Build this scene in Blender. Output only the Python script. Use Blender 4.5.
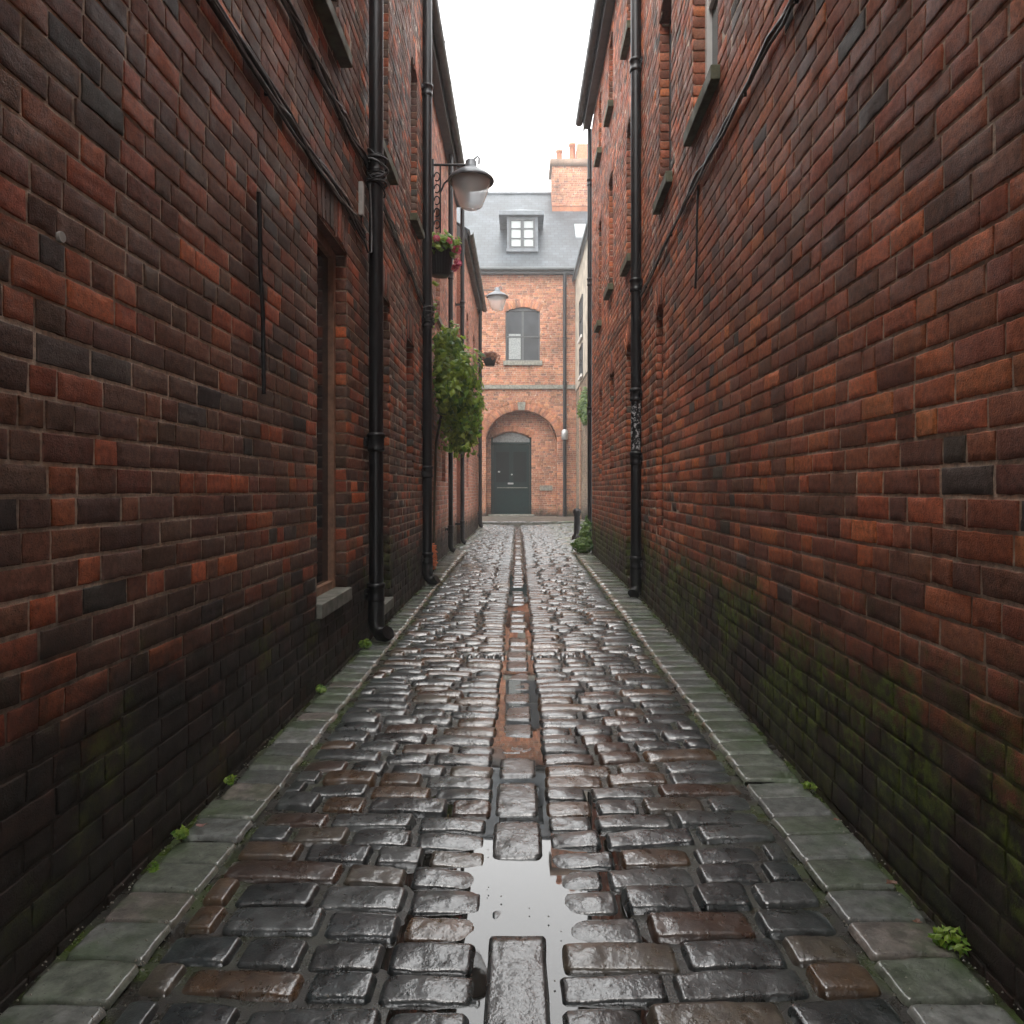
import bpy, math, random
import numpy as np
from mathutils import Vector, Matrix
random.seed(7); RNG = np.random.default_rng(11)
R = math.radians
for o in list(bpy.data.objects): bpy.data.objects.remove(o)
scn = bpy.context.scene
COL = scn.collection

# ------------------------------------------------------------ camera, sky, sun, exposure
EYE = 1.05
cd = bpy.data.cameras.new('camera'); cam = bpy.data.objects.new('camera', cd); COL.objects.link(cam)
cam.location = (0, 0, EYE); cam.rotation_euler = (R(90), 0, 0)
cd.sensor_width = 36; cd.lens = 700/1024*36; cd.shift_x = -6/1024; cd.shift_y = -22/1024
cd.clip_start = 0.05; cd.clip_end = 2000
scn.camera = cam
w = bpy.data.worlds.new('World'); scn.world = w; w.use_nodes = True
nt = w.node_tree; nt.nodes.clear()
sky = nt.nodes.new('ShaderNodeTexSky'); sky.sky_type = 'NISHITA'; sky.sun_disc = False
sky.sun_elevation = R(58); sky.sun_rotation = R(200); sky.air_density = 1.0; sky.dust_density = 6; sky.ozone_density = 1
mx = nt.nodes.new('ShaderNodeMixRGB'); mx.inputs[0].default_value = 0.88
mx.inputs[2].default_value = (10.8, 10.75, 10.6, 1)          # the closed cloud layer
bg = nt.nodes.new('ShaderNodeBackground'); bg.inputs[1].default_value = 0.15
wo = nt.nodes.new('ShaderNodeOutputWorld')
nt.links.new(sky.outputs[0], mx.inputs[1]); nt.links.new(mx.outputs[0], bg.inputs[0]); nt.links.new(bg.outputs[0], wo.inputs[0])
sd = bpy.data.lights.new('sun', 'SUN'); sun = bpy.data.objects.new('sun', sd); COL.objects.link(sun)
sd.energy = 1.3; sd.angle = R(50); sd.color = (1, .97, .93)
sun.rotation_euler = (R(32), 0, R(-20))      # high, from behind the camera and a little to the left
scn.view_settings.view_transform = 'Standard'; scn.view_settings.look = 'None'
scn.view_settings.gamma = 1; scn.view_settings.use_curve_mapping = False
scn.view_settings.exposure = 1.45
try:
    scn.cycles.max_bounces = 8; scn.cycles.diffuse_bounces = 5; scn.cycles.volume_bounces = 1
except Exception: pass

# ------------------------------------------------------------ numpy noise
def _h(ix, iy, iz):
    n = (ix.astype(np.int64)*374761393 + iy.astype(np.int64)*668265263 + iz.astype(np.int64)*2147483647) & 0xffffffff
    n = ((n ^ (n >> 13))*1274126177) & 0xffffffff
    n = n ^ (n >> 16)
    return (n & 0xffff)/65535.0
def vnoise(p):
    p = np.asarray(p, float); i = np.floor(p); f = p-i; f = f*f*(3-2*f)
    r = 0
    for a in (0, 1):
        for b in (0, 1):
            for c in (0, 1):
                wgt = (f[..., 0] if a else 1-f[..., 0])*(f[..., 1] if b else 1-f[..., 1])*(f[..., 2] if c else 1-f[..., 2])
                r = r + wgt*_h(i[..., 0]+a, i[..., 1]+b, i[..., 2]+c)
    return r*2-1
def fbm(p, o=3):
    r = 0; a = 1
    for k in range(o): r = r + a*vnoise(np.asarray(p)*2**k + 17.3*k); a *= .5
    return r

# ------------------------------------------------------------ mesh helpers
def link(name, me, m=None, parent=None):
    o = bpy.data.objects.new(name, me); COL.objects.link(o)
    if m is not None:
        for mm in (m if isinstance(m, (list, tuple)) else [m]): me.materials.append(mm)
    if parent is not None: o.parent = parent; o.matrix_parent_inverse = Matrix.Translation(parent.location).inverted() if parent.parent is None else parent_inv(parent)
    return o
def parent_inv(p):
    M = Matrix.Identity(4); q = p
    chain = []
    while q is not None: chain.append(q); q = q.parent
    for q in reversed(chain): M = M @ (q.matrix_parent_inverse if q.parent else Matrix.Identity(4)) @ Matrix.Translation(q.location)
    return M.inverted()
def mesh_np(name, V, Q, C=None, smooth=False):
    V = np.asarray(V, np.float32).reshape(-1, 3); Q = np.asarray(Q, np.int32).reshape(-1, 4)
    me = bpy.data.meshes.new(name)
    me.vertices.add(len(V)); me.vertices.foreach_set('co', V.ravel())
    me.loops.add(Q.size); me.loops.foreach_set('vertex_index', Q.ravel())
    me.polygons.add(len(Q)); me.polygons.foreach_set('loop_start', np.arange(0, Q.size, 4, dtype=np.int32))
    try: me.polygons.foreach_set('loop_total', np.full(len(Q), 4, np.int32))
    except Exception: pass
    if smooth: me.polygons.foreach_set('use_smooth', np.ones(len(Q), bool))
    me.update(calc_edges=True)
    if C is not None:
        a = me.color_attributes.new('tint', 'FLOAT_COLOR', 'POINT')
        a.data.foreach_set('color', np.asarray(C, np.float32).ravel())
    me.validate(); return me
class MB:
    def __init__(s): s.v = []; s.f = []; s.sm = []
    def add(s, vs, fs, smooth=False):
        b = len(s.v); s.v += [tuple(v) for v in vs]; s.f += [tuple(b+i for i in f) for f in fs]; s.sm += [smooth]*len(fs); return s
    def box(s, x0, x1, y0, y1, z0, z1, bev=0.0):
        if x0 > x1: x0, x1 = x1, x0
        if y0 > y1: y0, y1 = y1, y0
        if bev <= 0:
            v = [(x, y, z) for x in (x0, x1) for y in (y0, y1) for z in (z0, z1)]
            s.add(v, [(0,1,3,2),(4,6,7,5),(0,4,5,1),(2,3,7,6),(0,2,6,4),(1,5,7,3)])
        else:
            import bmesh
            bm = bmesh.new(); bmesh.ops.create_cube(bm, size=1)
            for q in bm.verts: q.co = Vector(((x0+x1)/2+q.co.x*(x1-x0), (y0+y1)/2+q.co.y*(y1-y0), (z0+z1)/2+q.co.z*(z1-z0)))
            bmesh.ops.bevel(bm, geom=bm.edges[:], offset=bev, segments=2, affect='EDGES', profile=.6)
            bm.verts.index_update(); s.add([q.co[:] for q in bm.verts], [[q.index for q in f.verts] for f in bm.faces]); bm.free()
        return s
    def tube(s, pts, r, n=10, cap=True):
        pts = [Vector(p) for p in pts]; rs = r if isinstance(r, (list, tuple)) else [r]*len(pts)
        vs = []; up = None
        for i, p in enumerate(pts):
            t = (pts[min(i+1, len(pts)-1)]-pts[max(i-1, 0)]).normalized()
            if up is None: up = Vector((0,0,1)) if abs(t.z) < .9 else Vector((0,1,0))
            a = t.cross(up).normalized(); b = a.cross(t).normalized(); up = b
            for k in range(n):
                th = 2*math.pi*k/n; vs.append(p+(a*math.cos(th)+b*math.sin(th))*rs[i])
        fs = [(i*n+k, i*n+(k+1)%n, (i+1)*n+(k+1)%n, (i+1)*n+k) for i in range(len(pts)-1) for k in range(n)]
        s.add(vs, fs, True)
        if cap: s.add([vs[k] for k in range(n)], [tuple(range(n))]); s.add(vs[-n:], [tuple(reversed(range(n)))])
        return s
    def lathe(s, c, prof, n=24):
        vs = [(c[0]+r*math.cos(2*math.pi*k/n), c[1]+r*math.sin(2*math.pi*k/n), c[2]+z) for r, z in prof for k in range(n)]
        fs = [(i*n+k, i*n+(k+1)%n, (i+1)*n+(k+1)%n, (i+1)*n+k) for i in range(len(prof)-1) for k in range(n)]
        return s.add(vs, fs, True)
    def build(s, name, m, parent=None):
        me = bpy.data.meshes.new(name); me.from_pydata(s.v, [], s.f)
        me.polygons.foreach_set('use_smooth', np.array(s.sm, bool)); me.update()
        return link(name, me, m, parent)
def tag(o, label=None, cat=None, group=None, kind=None):
    if label: o['label'] = label
    if cat: o['category'] = cat
    if group: o['group'] = group
    if kind: o['kind'] = kind
    return o
def thing(name, loc, label, cat, group=None):
    o = bpy.data.objects.new(name, None); COL.objects.link(o); o.location = loc; o.empty_display_size = .1
    return tag(o, label, cat, group)

# ------------------------------------------------------------ materials
class NT:
    def __init__(s, name):
        s.m = bpy.data.materials.new(name); s.m.use_nodes = True; s.t = s.m.node_tree
        s.b = s.t.nodes['Principled BSDF']; s.co = None
    def n(s, ty, **k):
        q = s.t.nodes.new(ty)
        for a, b in k.items(): setattr(q, a, b)
        return q
    def l(s, a, b): s.t.links.new(a, b)
    def val(s, sock, v):
        if hasattr(v, 'is_linked') or hasattr(v, 'links'): s.l(v, sock)
        else: sock.default_value = v
    def pos(s):
        if s.co is None: s.co = s.n('ShaderNodeNewGeometry').outputs['Position']
        return s.co
    def noise(s, scale, detail=3, rough=.55, vec=None, dist=0):
        q = s.n('ShaderNodeTexNoise'); q.inputs['Scale'].default_value = scale; q.inputs['Detail'].default_value = detail
        q.inputs['Roughness'].default_value = rough; q.inputs['Distortion'].default_value = dist
        s.l(vec or s.pos(), q.inputs['Vector']); return q.outputs['Fac']
    def math(s, op, a, b=0.0, c=None, clamp=False):
        q = s.n('ShaderNodeMath', operation=op); q.use_clamp = clamp; s.val(q.inputs[0], a); s.val(q.inputs[1], b)
        if c is not None: s.val(q.inputs[2], c)
        return q.outputs[0]
    def ramp(s, f, a, b, lo=0.0, hi=1.0):
        q = s.n('ShaderNodeMapRange'); q.interpolation_type = 'SMOOTHSTEP'
        s.val(q.inputs[0], f)
        for i, v in enumerate((a, b, lo, hi)): q.inputs[1+i].default_value = v
        return q.outputs[0]
    def mix(s, f, a, b, mode='MIX'):
        q = s.n('ShaderNodeMixRGB', blend_type=mode); s.val(q.inputs[0], f)
        for k, v in ((1, a), (2, b)):
            if isinstance(v, tuple): q.inputs[k].default_value = (*v[:3], 1)
            else: s.l(v, q.inputs[k])
        return q.outputs[0]
    def scale_col(s, c, f):
        q = s.n('ShaderNodeVectorMath', operation='SCALE'); s.l(c, q.inputs[0]); s.val(q.inputs['Scale'], f); return q.outputs[0]
    def bump(s, h, st=.3, dist=.01, prev=None):
        q = s.n('ShaderNodeBump'); q.inputs['Strength'].default_value = st; q.inputs['Distance'].default_value = dist
        s.l(h, q.inputs['Height'])
        if prev is not None: s.l(prev, q.inputs['Normal'])
        return q.outputs[0]
    def sep(s):
        q = s.n('ShaderNodeSeparateXYZ'); s.l(s.pos(), q.inputs[0]); return q.outputs
    def fin(s, col=None, rough=None, nor=None, spec=None, metal=None, coat=None):
        b = s.b.inputs
        for k, v in (('Base Color', col), ('Roughness', rough), ('Specular IOR Level', spec), ('Metallic', metal), ('Coat Weight', coat)):
            if v is None: continue
            if isinstance(v, tuple): b[k].default_value = (*v[:3], 1)
            else: s.val(b[k], v)
        if nor is not None: s.l(nor, b['Normal'])
        return s.m
def simple(name, col, rough=.5, metal=0, var=.25, nsc=30, bump=.1, spec=.5, bd=.002):
    t = NT(name); n = t.noise(nsc, 4); c = t.scale_col(t.mix(0, col, col), t.ramp(n, .3, .7, 1-var, 1+var))
    return t.fin(c, t.ramp(t.noise(nsc*.6, 3), .3, .7, rough*.8, min(1, rough*1.2)), t.bump(t.noise(nsc*4, 3), bump, bd), spec, metal)

def mat_brick(name, damp=.55, moss=.0, soot=.25, wet=.0):
    t = NT(name)
    a = t.n('ShaderNodeAttribute'); a.attribute_name = 'tint'
    c = t.scale_col(a.outputs['Color'], t.ramp(t.noise(55, 5, .65), .25, .75, .62, 1.35))
    c = t.scale_col(c, t.ramp(t.noise(1.1, 4, .6), .3, .75, 1.12, 1-soot))
    pits = t.noise(190, 2, .5); pm = t.math('MAXIMUM', t.ramp(pits, .30, .38, .35, 1.0), t.math('SUBTRACT', 1, a.outputs['Alpha']))
    sx, sy, sz = t.sep(); cv = t.n('ShaderNodeCombineXYZ'); t.l(sx, cv.inputs[0]); t.l(sy, cv.inputs[1]); t.l(t.math('MULTIPLY', sz, .22), cv.inputs[2])
    c = t.scale_col(c, t.ramp(t.noise(3.4, 5, .62, cv.outputs[0]), .50, .74, 1.06, .66))
    c = t.scale_col(c, pm)
    eff = t.ramp(t.noise(7, 5, .7), .6, .85, 0, .16)          # lime bloom
    c = t.mix(eff, c, (.30, .25, .22))
    x, y, z = t.sep()
    n1 = t.noise(2.2, 5, .65)
    n2 = t.noise(12, 4, .6)
    edge = t.math('ADD', t.math('MULTIPLY', t.math('SUBTRACT', n1, .5), .75), t.math('MULTIPLY', t.math('SUBTRACT', n2, .5), .25))
    zz = t.math('ADD', z, edge)
    dm = t.math('SUBTRACT', 1, t.ramp(zz, damp-.28, damp+.16), clamp=True)
    c = t.mix(t.math('MULTIPLY', dm, .94), c, t.mix(t.ramp(n2, .35, .7), (.010, .011, .009), (.026, .022, .018)))
    # moss on the damp courses
    band = t.math('MULTIPLY', t.math('SUBTRACT', 1, t.ramp(zz, .42, .72)), t.ramp(z, .02, .3, .35, 1))
    mn = t.math('MULTIPLY', t.ramp(t.noise(2.6, 4, .6), .555-.14*moss, .68-.12*moss), t.ramp(t.noise(26, 5, .75), .40, .56, .12, 1))
    mk = t.math('MULTIPLY', t.math('MULTIPLY', band, mn), min(1, .35+.6*moss))
    c = t.mix(mk, c, t.mix(t.ramp(t.noise(30, 3), .3, .7), (.040, .060, .008), (.13, .17, .02)))
    ro = t.ramp(t.noise(9, 3), .3, .7, .62-wet, .86-wet)
    h = t.noise(230, 4, .7)
    b1 = t.bump(h, .9, .0035); b2 = t.bump(t.noise(38, 4, .6), .5, .004, b1); b3 = t.bump(pm, .5, .002, b2)
    return t.fin(c, ro, b3, .35)

def mat_stone(name, wetness=1.0):
    t = NT(name)
    a = t.n('ShaderNodeAttribute'); a.attribute_name = 'tint'
    n = t.noise(26, 5, .65); c = t.scale_col(a.outputs['Color'], t.ramp(n, .25, .75, .26, .84))
    sp = t.noise(240, 2, .5); c = t.mix(t.ramp(sp, .62, .72, 0, .35), c, (.22, .21, .19))
    big = t.noise(3.2, 4, .6)
    c = t.mix(t.ramp(big, .55, .75, 0, .25), c, (.035, .022, .012))
    x, y, z = t.sep()
    ax = t.math('ABSOLUTE', x)
    gm = t.math('MULTIPLY', t.ramp(ax, .72, 1.0), t.ramp(t.noise(5, 4, .6), .42, .62))
    c = t.mix(t.math('MULTIPLY', gm, .70), c, (.045, .085, .022))
    ro = t.ramp(t.noise(14, 5, .7), .3, .72, .22, .42)
    ro = t.math('ADD', ro, t.ramp(ax, .6, 1.1, 0, .14))
    b1 = t.bump(t.noise(300, 3, .6), .5, .0008); b2 = t.bump(t.noise(110, 4, .7), .5, .0018, b1)
    pit = t.ramp(t.noise(120, 3, .6), .28, .40); c = t.scale_col(c, t.ramp(t.noise(120, 3, .6), .28, .40, .35, 1))
    b3 = t.bump(pit, .6, .0015, t.bump(t.noise(30, 3, .55, dist=.6), .5, .006, b2))
    m = t.fin(c, ro, b3, .8, coat=1.0)
    film = t.bump(t.noise(150, 2, .6), .6, .0011, t.bump(t.noise(62, 2, .5), .6, .0019, t.bump(t.noise(19, 2, .5), .6, .0048)))
    t.b.inputs['Coat Roughness'].default_value = .06; t.b.inputs['Coat IOR'].default_value = 1.62; t.l(film, t.b.inputs['Coat Normal'])
    return m

def mat_grit():
    t = NT('joint grit')
    c = t.mix(t.ramp(t.noise(320, 3, .7), .4, .65), (.010, .009, .007), (.05, .045, .036))
    x, y, z = t.sep(); ax = t.math('ABSOLUTE', x)
    g = t.math('MULTIPLY', t.ramp(ax, .6, .95, .15, 1), t.ramp(t.noise(4, 4, .6), .42, .60))
    c = t.mix(g, c, (.045, .070, .012))
    return t.fin(c, t.ramp(t.noise(20, 3), .3, .7, .12, .5), t.bump(t.noise(260, 3, .6), .6, .002), .7)
def mat_water():
    t = NT('shallow rain water')
    t.fin((.012, .012, .010), .015, t.bump(t.noise(11, 2, .5), .05, .004), .5)
    t.b.inputs['IOR'].default_value = 1.33; t.b.inputs['Coat Weight'].default_value = 1.0
    t.b.inputs['Coat Roughness'].default_value = .01
    return t.m
def mat_slate():
    t = NT('roof slate')
    br = t.n('ShaderNodeTexBrick'); br.inputs['Scale'].default_value = 1; br.inputs['Brick Width'].default_value = .28
    br.inputs['Row Height'].default_value = .2; br.inputs['Mortar Size'].default_value = .012; br.inputs['Mortar Smooth'].default_value = .2
    br.inputs['Color1'].default_value = (.058, .070, .080, 1); br.inputs['Color2'].default_value = (.036, .045, .053, 1); br.inputs['Mortar'].default_value = (.02, .024, .028, 1)
    cm = t.n('ShaderNodeCombineXYZ'); x, y, z = t.sep(); t.l(x, cm.inputs[0]); t.l(t.math('MULTIPLY', z, 1.4), cm.inputs[1]); t.l(cm.outputs[0], br.inputs['Vector'])
    c = t.scale_col(br.outputs['Color'], t.ramp(t.noise(1.6, 4), .3, .7, .75, 1.3))
    return t.fin(c, .42, t.bump(br.outputs['Fac'], -.6, .01), .5)
def mat_glass(name='window glass', tint=(.02, .024, .028)):
    t = NT(name); x = t.noise(1.3, 2)
    return t.fin(t.scale_col(t.mix(0, tint, tint), t.ramp(x, .3, .7, .6, 1.6)), .06, t.bump(t.noise(2.0, 2), .05, .02), .30)
def mat_leaf(name, c1, c2):
    t = NT(name); a = t.n('ShaderNodeAttribute'); a.attribute_name = 'tint'
    q = t.n('ShaderNodeSeparateColor'); t.l(a.outputs['Color'], q.inputs[0])
    m = t.fin(t.mix(q.outputs[0], c1, c2), .38, None, .5)
    t.b.inputs['Subsurface Weight'].default_value = 0.0
    tr = t.n('ShaderNodeBsdfTranslucent'); t.l(t.mix(q.outputs[0], tuple(1.3*v for v in c1), tuple(1.4*v for v in c2)), tr.inputs[0])
    ms = t.n('ShaderNodeMixShader'); ms.inputs[0].default_value = .4
    t.l(t.b.outputs[0], ms.inputs[1]); t.l(tr.outputs[0], ms.inputs[2]); t.l(ms.outputs[0], t.t.nodes['Material Output'].inputs[0])
    return m
def mat_pipe(name, scuff=False):
    t = NT(name); n = t.noise(18, 4, .6)
    c = t.mix(t.ramp(n, .45, .75), (.004, .0045, .006), (.008, .009, .010))
    x, y, z = t.sep()
    if scuff:   # remains of torn paper stuck to the pipe
        k = t.math('MULTIPLY', t.ramp(z, 1.42, 1.47), t.math('SUBTRACT', 1, t.ramp(z, 1.86, 1.94)))
        k = t.math('MULTIPLY', k, t.ramp(t.noise(34, 5, .7), .535, .575))
        c = t.mix(k, c, (.42, .42, .43))
    c = t.mix(t.math('MULTIPLY', t.math('SUBTRACT', 1, t.ramp(z, .05, .4)), t.ramp(t.noise(30, 4), .5, .65, 0, .5)), c, (.035, .04, .02))
    return t.fin(c, t.ramp(n, .3, .7, .32, .42), t.bump(t.noise(60, 3), .06, .001), .4)
M = dict(
  brickA=mat_brick('old dark red brick', .62, .25, .42, .05), brickR=mat_brick('old red brick with moss', .60, 1.0, .36, .05),
  brickB=mat_brick('weathered orange brick', .50, .2, .22), brickE=mat_brick('pale orange brick', .35, .2, .32),
  stone=mat_stone('wet granite setts'), grit=mat_grit(), water=mat_water(), slate=mat_slate(), glass=mat_glass(),
  pipe=mat_pipe('black painted iron'), pipeS=mat_pipe('black painted iron with torn paper', True),
  sill=simple('grey sandstone', (.17, .17, .145), .6, 0, .35, 14, .35, .4, .004),
  sillmoss=simple('greenish stone sill', (.085, .09, .055), .7, 0, .4, 14, .4, .3, .004),
  wood=simple('worn brown timber', (.30, .17, .11), .6, 0, .3, 20, .3),
  white=simple('white painted timber', (.62, .62, .60), .45, 0, .08, 12, .1),
  greyframe=simple('dark grey painted timber', (.045, .052, .055), .45, 0, .15, 12, .1),
  lead=simple('lead sheet', (.11, .125, .14), .5, 0, .2, 6, .2),
  door=simple('dark green gloss paint', (.003, .016, .016), .5, 0, .15, 10, .05, .12),
  render=simple('cream lime render', (.36, .32, .26), .85, 0, .25, 3, .3),
  cable=simple('black rubber cable', (.010, .010, .011), .45, 0, .3, 60, .2),
  greycable=simple('grey cable', (.09, .09, .09), .5, 0, .3, 60, .2),
  steel=simple('galvanised steel', (.42, .43, .44), .45, .6, .2, 30, .1),
  shade=simple('painted lamp metal', (.10, .11, .12), .35, .3, .2, 12, .1),
  plasticw=simple('pale plastic', (.45, .45, .43), .5, 0, .15, 20, .1),
  terracotta=simple('terracotta', (.45, .19, .11), .8, 0, .2, 14, .3),
  ivy=mat_leaf('ivy leaf', (.045, .13, .022), (.36, .50, .06)), pale=mat_leaf('pale green leaf', (.09, .21, .03), (.38, .50, .07)),
  dull=mat_leaf('dull green leaf', (.035, .09, .02), (.17, .26, .05)), pink=mat_leaf('pink petal', (.55, .08, .16), (.75, .22, .32)), rust=mat_leaf('russet leaf', (.16, .045, .02), (.30, .12, .05)),
  orange=mat_leaf('orange petal', (.55, .13, .04), (.70, .25, .10)),
  petal=mat_leaf('faded pink leaf', (.35, .18, .16), (.45, .26, .23)), dead=mat_leaf('fallen leaf', (.16, .07, .045), (.32, .17, .12)),
  stem=simple('plant stem', (.05, .04, .02), .7), soil=simple('wet soil', (.015, .011, .008), .8, 0, .3, 80, .8, .3, .006),
)
def mat_lampglass():
    t = NT('clear lantern glass'); b = t.b.inputs
    b['Base Color'].default_value = (.92, .93, .93, 1); b['Roughness'].default_value = .3; b['IOR'].default_value = 1.05
    b['Transmission Weight'].default_value = .6; b['Alpha'].default_value = .72
    return t.m
M['lampglass'] = mat_lampglass()

# ------------------------------------------------------------ brickwork
PAL = {
 'A': ([(.130,.068,.047), (.19,.076,.046), (.33,.092,.044), (.46,.125,.050), (.082,.064,.054)], [.42,.28,.17,.06,.07]),
 'R': ([(.190,.074,.044), (.285,.090,.046), (.39,.110,.048), (.49,.145,.055), (.092,.066,.052)], [.24,.37,.28,.07,.04]),
 'B': ([(.34,.155,.11), (.40,.175,.12), (.48,.20,.135), (.25,.13,.105)], [.3,.36,.22,.12]),
 'E': ([(.32,.130,.068), (.37,.158,.084), (.28,.115,.064), (.21,.10,.066)], [.35,.35,.2,.1]),
 'T': ([(.20,.155,.11), (.25,.19,.13), (.16,.12,.09)], [.4,.35,.25]),
}
MORT = {'A': (.60,.50,.40), 'R': (.62,.48,.37), 'B': (.40,.34,.29), 'E': (.40,.31,.25), 'T': (.22,.19,.15)}
HC = .073
class Bricks:
    """bricks of one wall, collected and written as one mesh"""
    def __init__(s, pal): s.V = []; s.Q = []; s.C = []; s.n = 0; s.pal = pal
    def _push(s, V, Q, C):
        s.V.append(V.reshape(-1, 3)); s.Q.append(Q.reshape(-1, 4)+s.n); s.C.append(C.reshape(-1, 4)); s.n += len(s.V[-1])
    def colors(s, k):
        p, wt = PAL[s.pal]; idx = RNG.choice(len(p), size=k, p=np.array(wt)/sum(wt))
        c = np.array(p)[idx]*RNG.uniform(.75, 1.3, (k, 1))*RNG.uniform(.93, 1.07, (k, 3))
        return np.concatenate([c, np.ones((k, 1))], 1)
    def bricks(s, rects, O, U, N, near=lambda c: False, W=(0, 0, 1), proud=0.0):
        """rects: (u0,u1,z0,z1) in the plane O + u U + z W, N outward"""
        if not len(rects): return
        O, U, N, W = [np.array(q, float) for q in (O, U, N, W)]
        r = np.array(rects, float); col = s.colors(len(r))
        cen = O + ((r[:, 0]+r[:, 1])/2)[:, None]*U + ((r[:, 2]+r[:, 3])/2)[:, None]*W
        nm = np.array([near(c) for c in cen])
        for hi in (False, True):
            q = r[nm == hi]; cc = col[nm == hi]; k = len(q)
            if not k: continue
            pr = np.clip(RNG.normal(0, .0012, k), -.0015, .003)+proud; tu = RNG.normal(0, .0012, k); tz = RNG.normal(0, .001, k)
            if not hi:
                j = lambda: RNG.normal(0, .0008, k)
                bu = .0025; lay = []
                for du, dn in ((bu, 0), (0, -.0012), (0, -.02)):
                    for a, b in ((0, 2), (1, 2), (1, 3), (0, 3)):
                        u = q[:, a] + (du if a == 0 else -du) + j(); z = q[:, b] + (du if b == 2 else -du) + j()
                        d = pr + dn + (tu if a == 0 else -tu) + (tz if b == 2 else -tz)
                        lay.append(O + u[:, None]*U + z[:, None]*W + d[:, None]*N)
                V = np.stack(lay, 1)
                f = [(0,1,2,3)] + [(4*L+(i+1)%4, 4*L+i, 4*L+4+i, 4*L+4+(i+1)%4) for L in (0, 1) for i in range(4)]
                Q = (np.arange(k)*12)[:, None, None] + np.array(f)[None]
                s._push(V, Q, np.repeat(cc, 12, 0))
            else:
                nx, ny = 12, 6
                uu = np.linspace(0, 1, nx+1); vv = np.linspace(0, 1, ny+1)
                # squeeze the outer rows into a rounded arris
                uu[1] = .012; uu[-2] = .988; vv[1] = .035; vv[-2] = .965
                gu, gv = np.meshgrid(uu, vv, indexing='ij')
                u = q[:, 0, None, None] + gu*(q[:, 1]-q[:, 0])[:, None, None]; z = q[:, 2, None, None] + gv*(q[:, 3]-q[:, 2])[:, None, None]
                edge = np.zeros_like(gu); edge[[0, -1], :] = 1; edge[:, [0, -1]] = 1
                P = O + u[..., None]*U + z[..., None]*W
                seed = RNG.uniform(0, 90, (k, 1, 1, 1))
                d = pr[:, None, None] + tu[:, None, None]*(1-2*gu) + tz[:, None, None]*(1-2*gv)
                d = d + fbm(P*38+seed, 3)*.0008 - edge*(.0006+.0018*np.clip(vnoise(P*30+seed+5), 0, 1))
                d = np.maximum(d, -.0008-edge*.0018)
                # chipped corners
                ch = np.clip(vnoise(P*24+seed*2+40)-.45, 0, 1); ring = np.zeros_like(gu); ring[[1, -2], 1:-1] = 1; ring[1:-1, [1, -2]] = 1
                d = d - ch*.0012*ring
                ju = vnoise(P*45+seed+11)*.0024*edge; jz = vnoise(P*45+seed+23)*.0022*edge
                P = P + d[..., None]*N + ju[..., None]*U + jz[..., None]*W
                V = P.reshape(k, -1, 3); nv = V.shape[1]
                idx = np.arange(nv).reshape(nx+1, ny+1)
                F = np.stack([idx[:-1, :-1], idx[1:, :-1], idx[1:, 1:], idx[:-1, 1:]], -1).reshape(-1, 4)
                loop = list(idx[:, 0]) + list(idx[-1, 1:]) + list(idx[-2::-1, -1]) + list(idx[0, -2:0:-1])
                back = V[:, loop] - N*.016
                V = np.concatenate([V, back], 1); L = len(loop)
                sk = np.array([(loop[(i+1) % L], loop[i], nv+i, nv+(i+1) % L) for i in range(L)])
                F = np.concatenate([F, sk]); Q = (np.arange(k)*V.shape[1])[:, None, None] + F[None]
                s._push(V, Q, np.repeat(cc, V.shape[1], 0))
    def quad(s, a, b, c, d, col):
        s._push(np.array([a, b, c, d], float), np.array([[0, 1, 2, 3]]), np.array([[*col, 1]]*4))
    def wall(s, O, U, N, u0, u1, z0, z1, openings=(), near=lambda c: False, wander=.0, lens=(.185, .097), joint=.0105):
        """openings: (u0,u1,z0,z1,rise): rise = segmental head above z1"""
        O = np.array(O, float); U = np.array(U, float); N = np.array(N, float); Wv = np.array((0, 0, 1.))
        rects = []; ms = []
        k = 0; z = z0
        while z < z1-.01:
            h = min(HC, z1-z); zc = z+h/2
            cuts = []
            for (a, b, c, d, rise) in openings:
                if c-1e-6 < zc < d: cuts.append((a, b))
                elif d <= zc < d+rise:
                    t = (zc-d)/rise; hw = (b-a)/2*math.sqrt(max(0, 1-t**(1.0 if rise < .3 else 2))) ; m = (a+b)/2; cuts.append((m-hw, m+hw))
            cuts.sort(); segs = []; p = u0
            for a, b in cuts:
                if a > p: segs.append((p, a))
                p = max(p, b)
            if p < u1: segs.append((p, u1))
            for a, b in segs: ms.append((a, b, z, z+h))
            # a run of stretchers with odd headers
            u = u0 - random.uniform(0, .12) - (.06 if k % 2 else 0)
            while u < u1:
                Lb = lens[0] if random.random() < .60 else lens[1]
                Lb *= random.uniform(.88, 1.10); jw = joint*random.uniform(.7, 1.2)
                for a, b in segs:
                    c0 = max(u+jw/2, a); c1 = min(u+Lb-jw/2, b)
                    if c1-c0 > .02: rects.append((c0, c1, z+joint*.5+random.uniform(-.001, .001), z+h-joint*.5+random.uniform(-.001, .0015)))
                u += Lb
            z += HC; k += 1
        s.bricks(rects, O, U, N, near)
        mc = MORT[s.pal]; m = np.array(ms); D = -.0030*N
        V = np.stack([O+D+m[:, a, None]*U+m[:, b, None]*Wv for a, b in ((0, 2), (1, 2), (1, 3), (0, 3))], 1)
        cc = np.array([[*mc, 1]])*np.concatenate([np.repeat(RNG.uniform(.8, 1.15, (len(m), 1)), 3, 1), np.zeros((len(m), 1))], 1)   # alpha 0 marks mortar
        s._push(V, np.arange(len(m)*4).reshape(-1, 4), np.repeat(cc, 4, 0))
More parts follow.
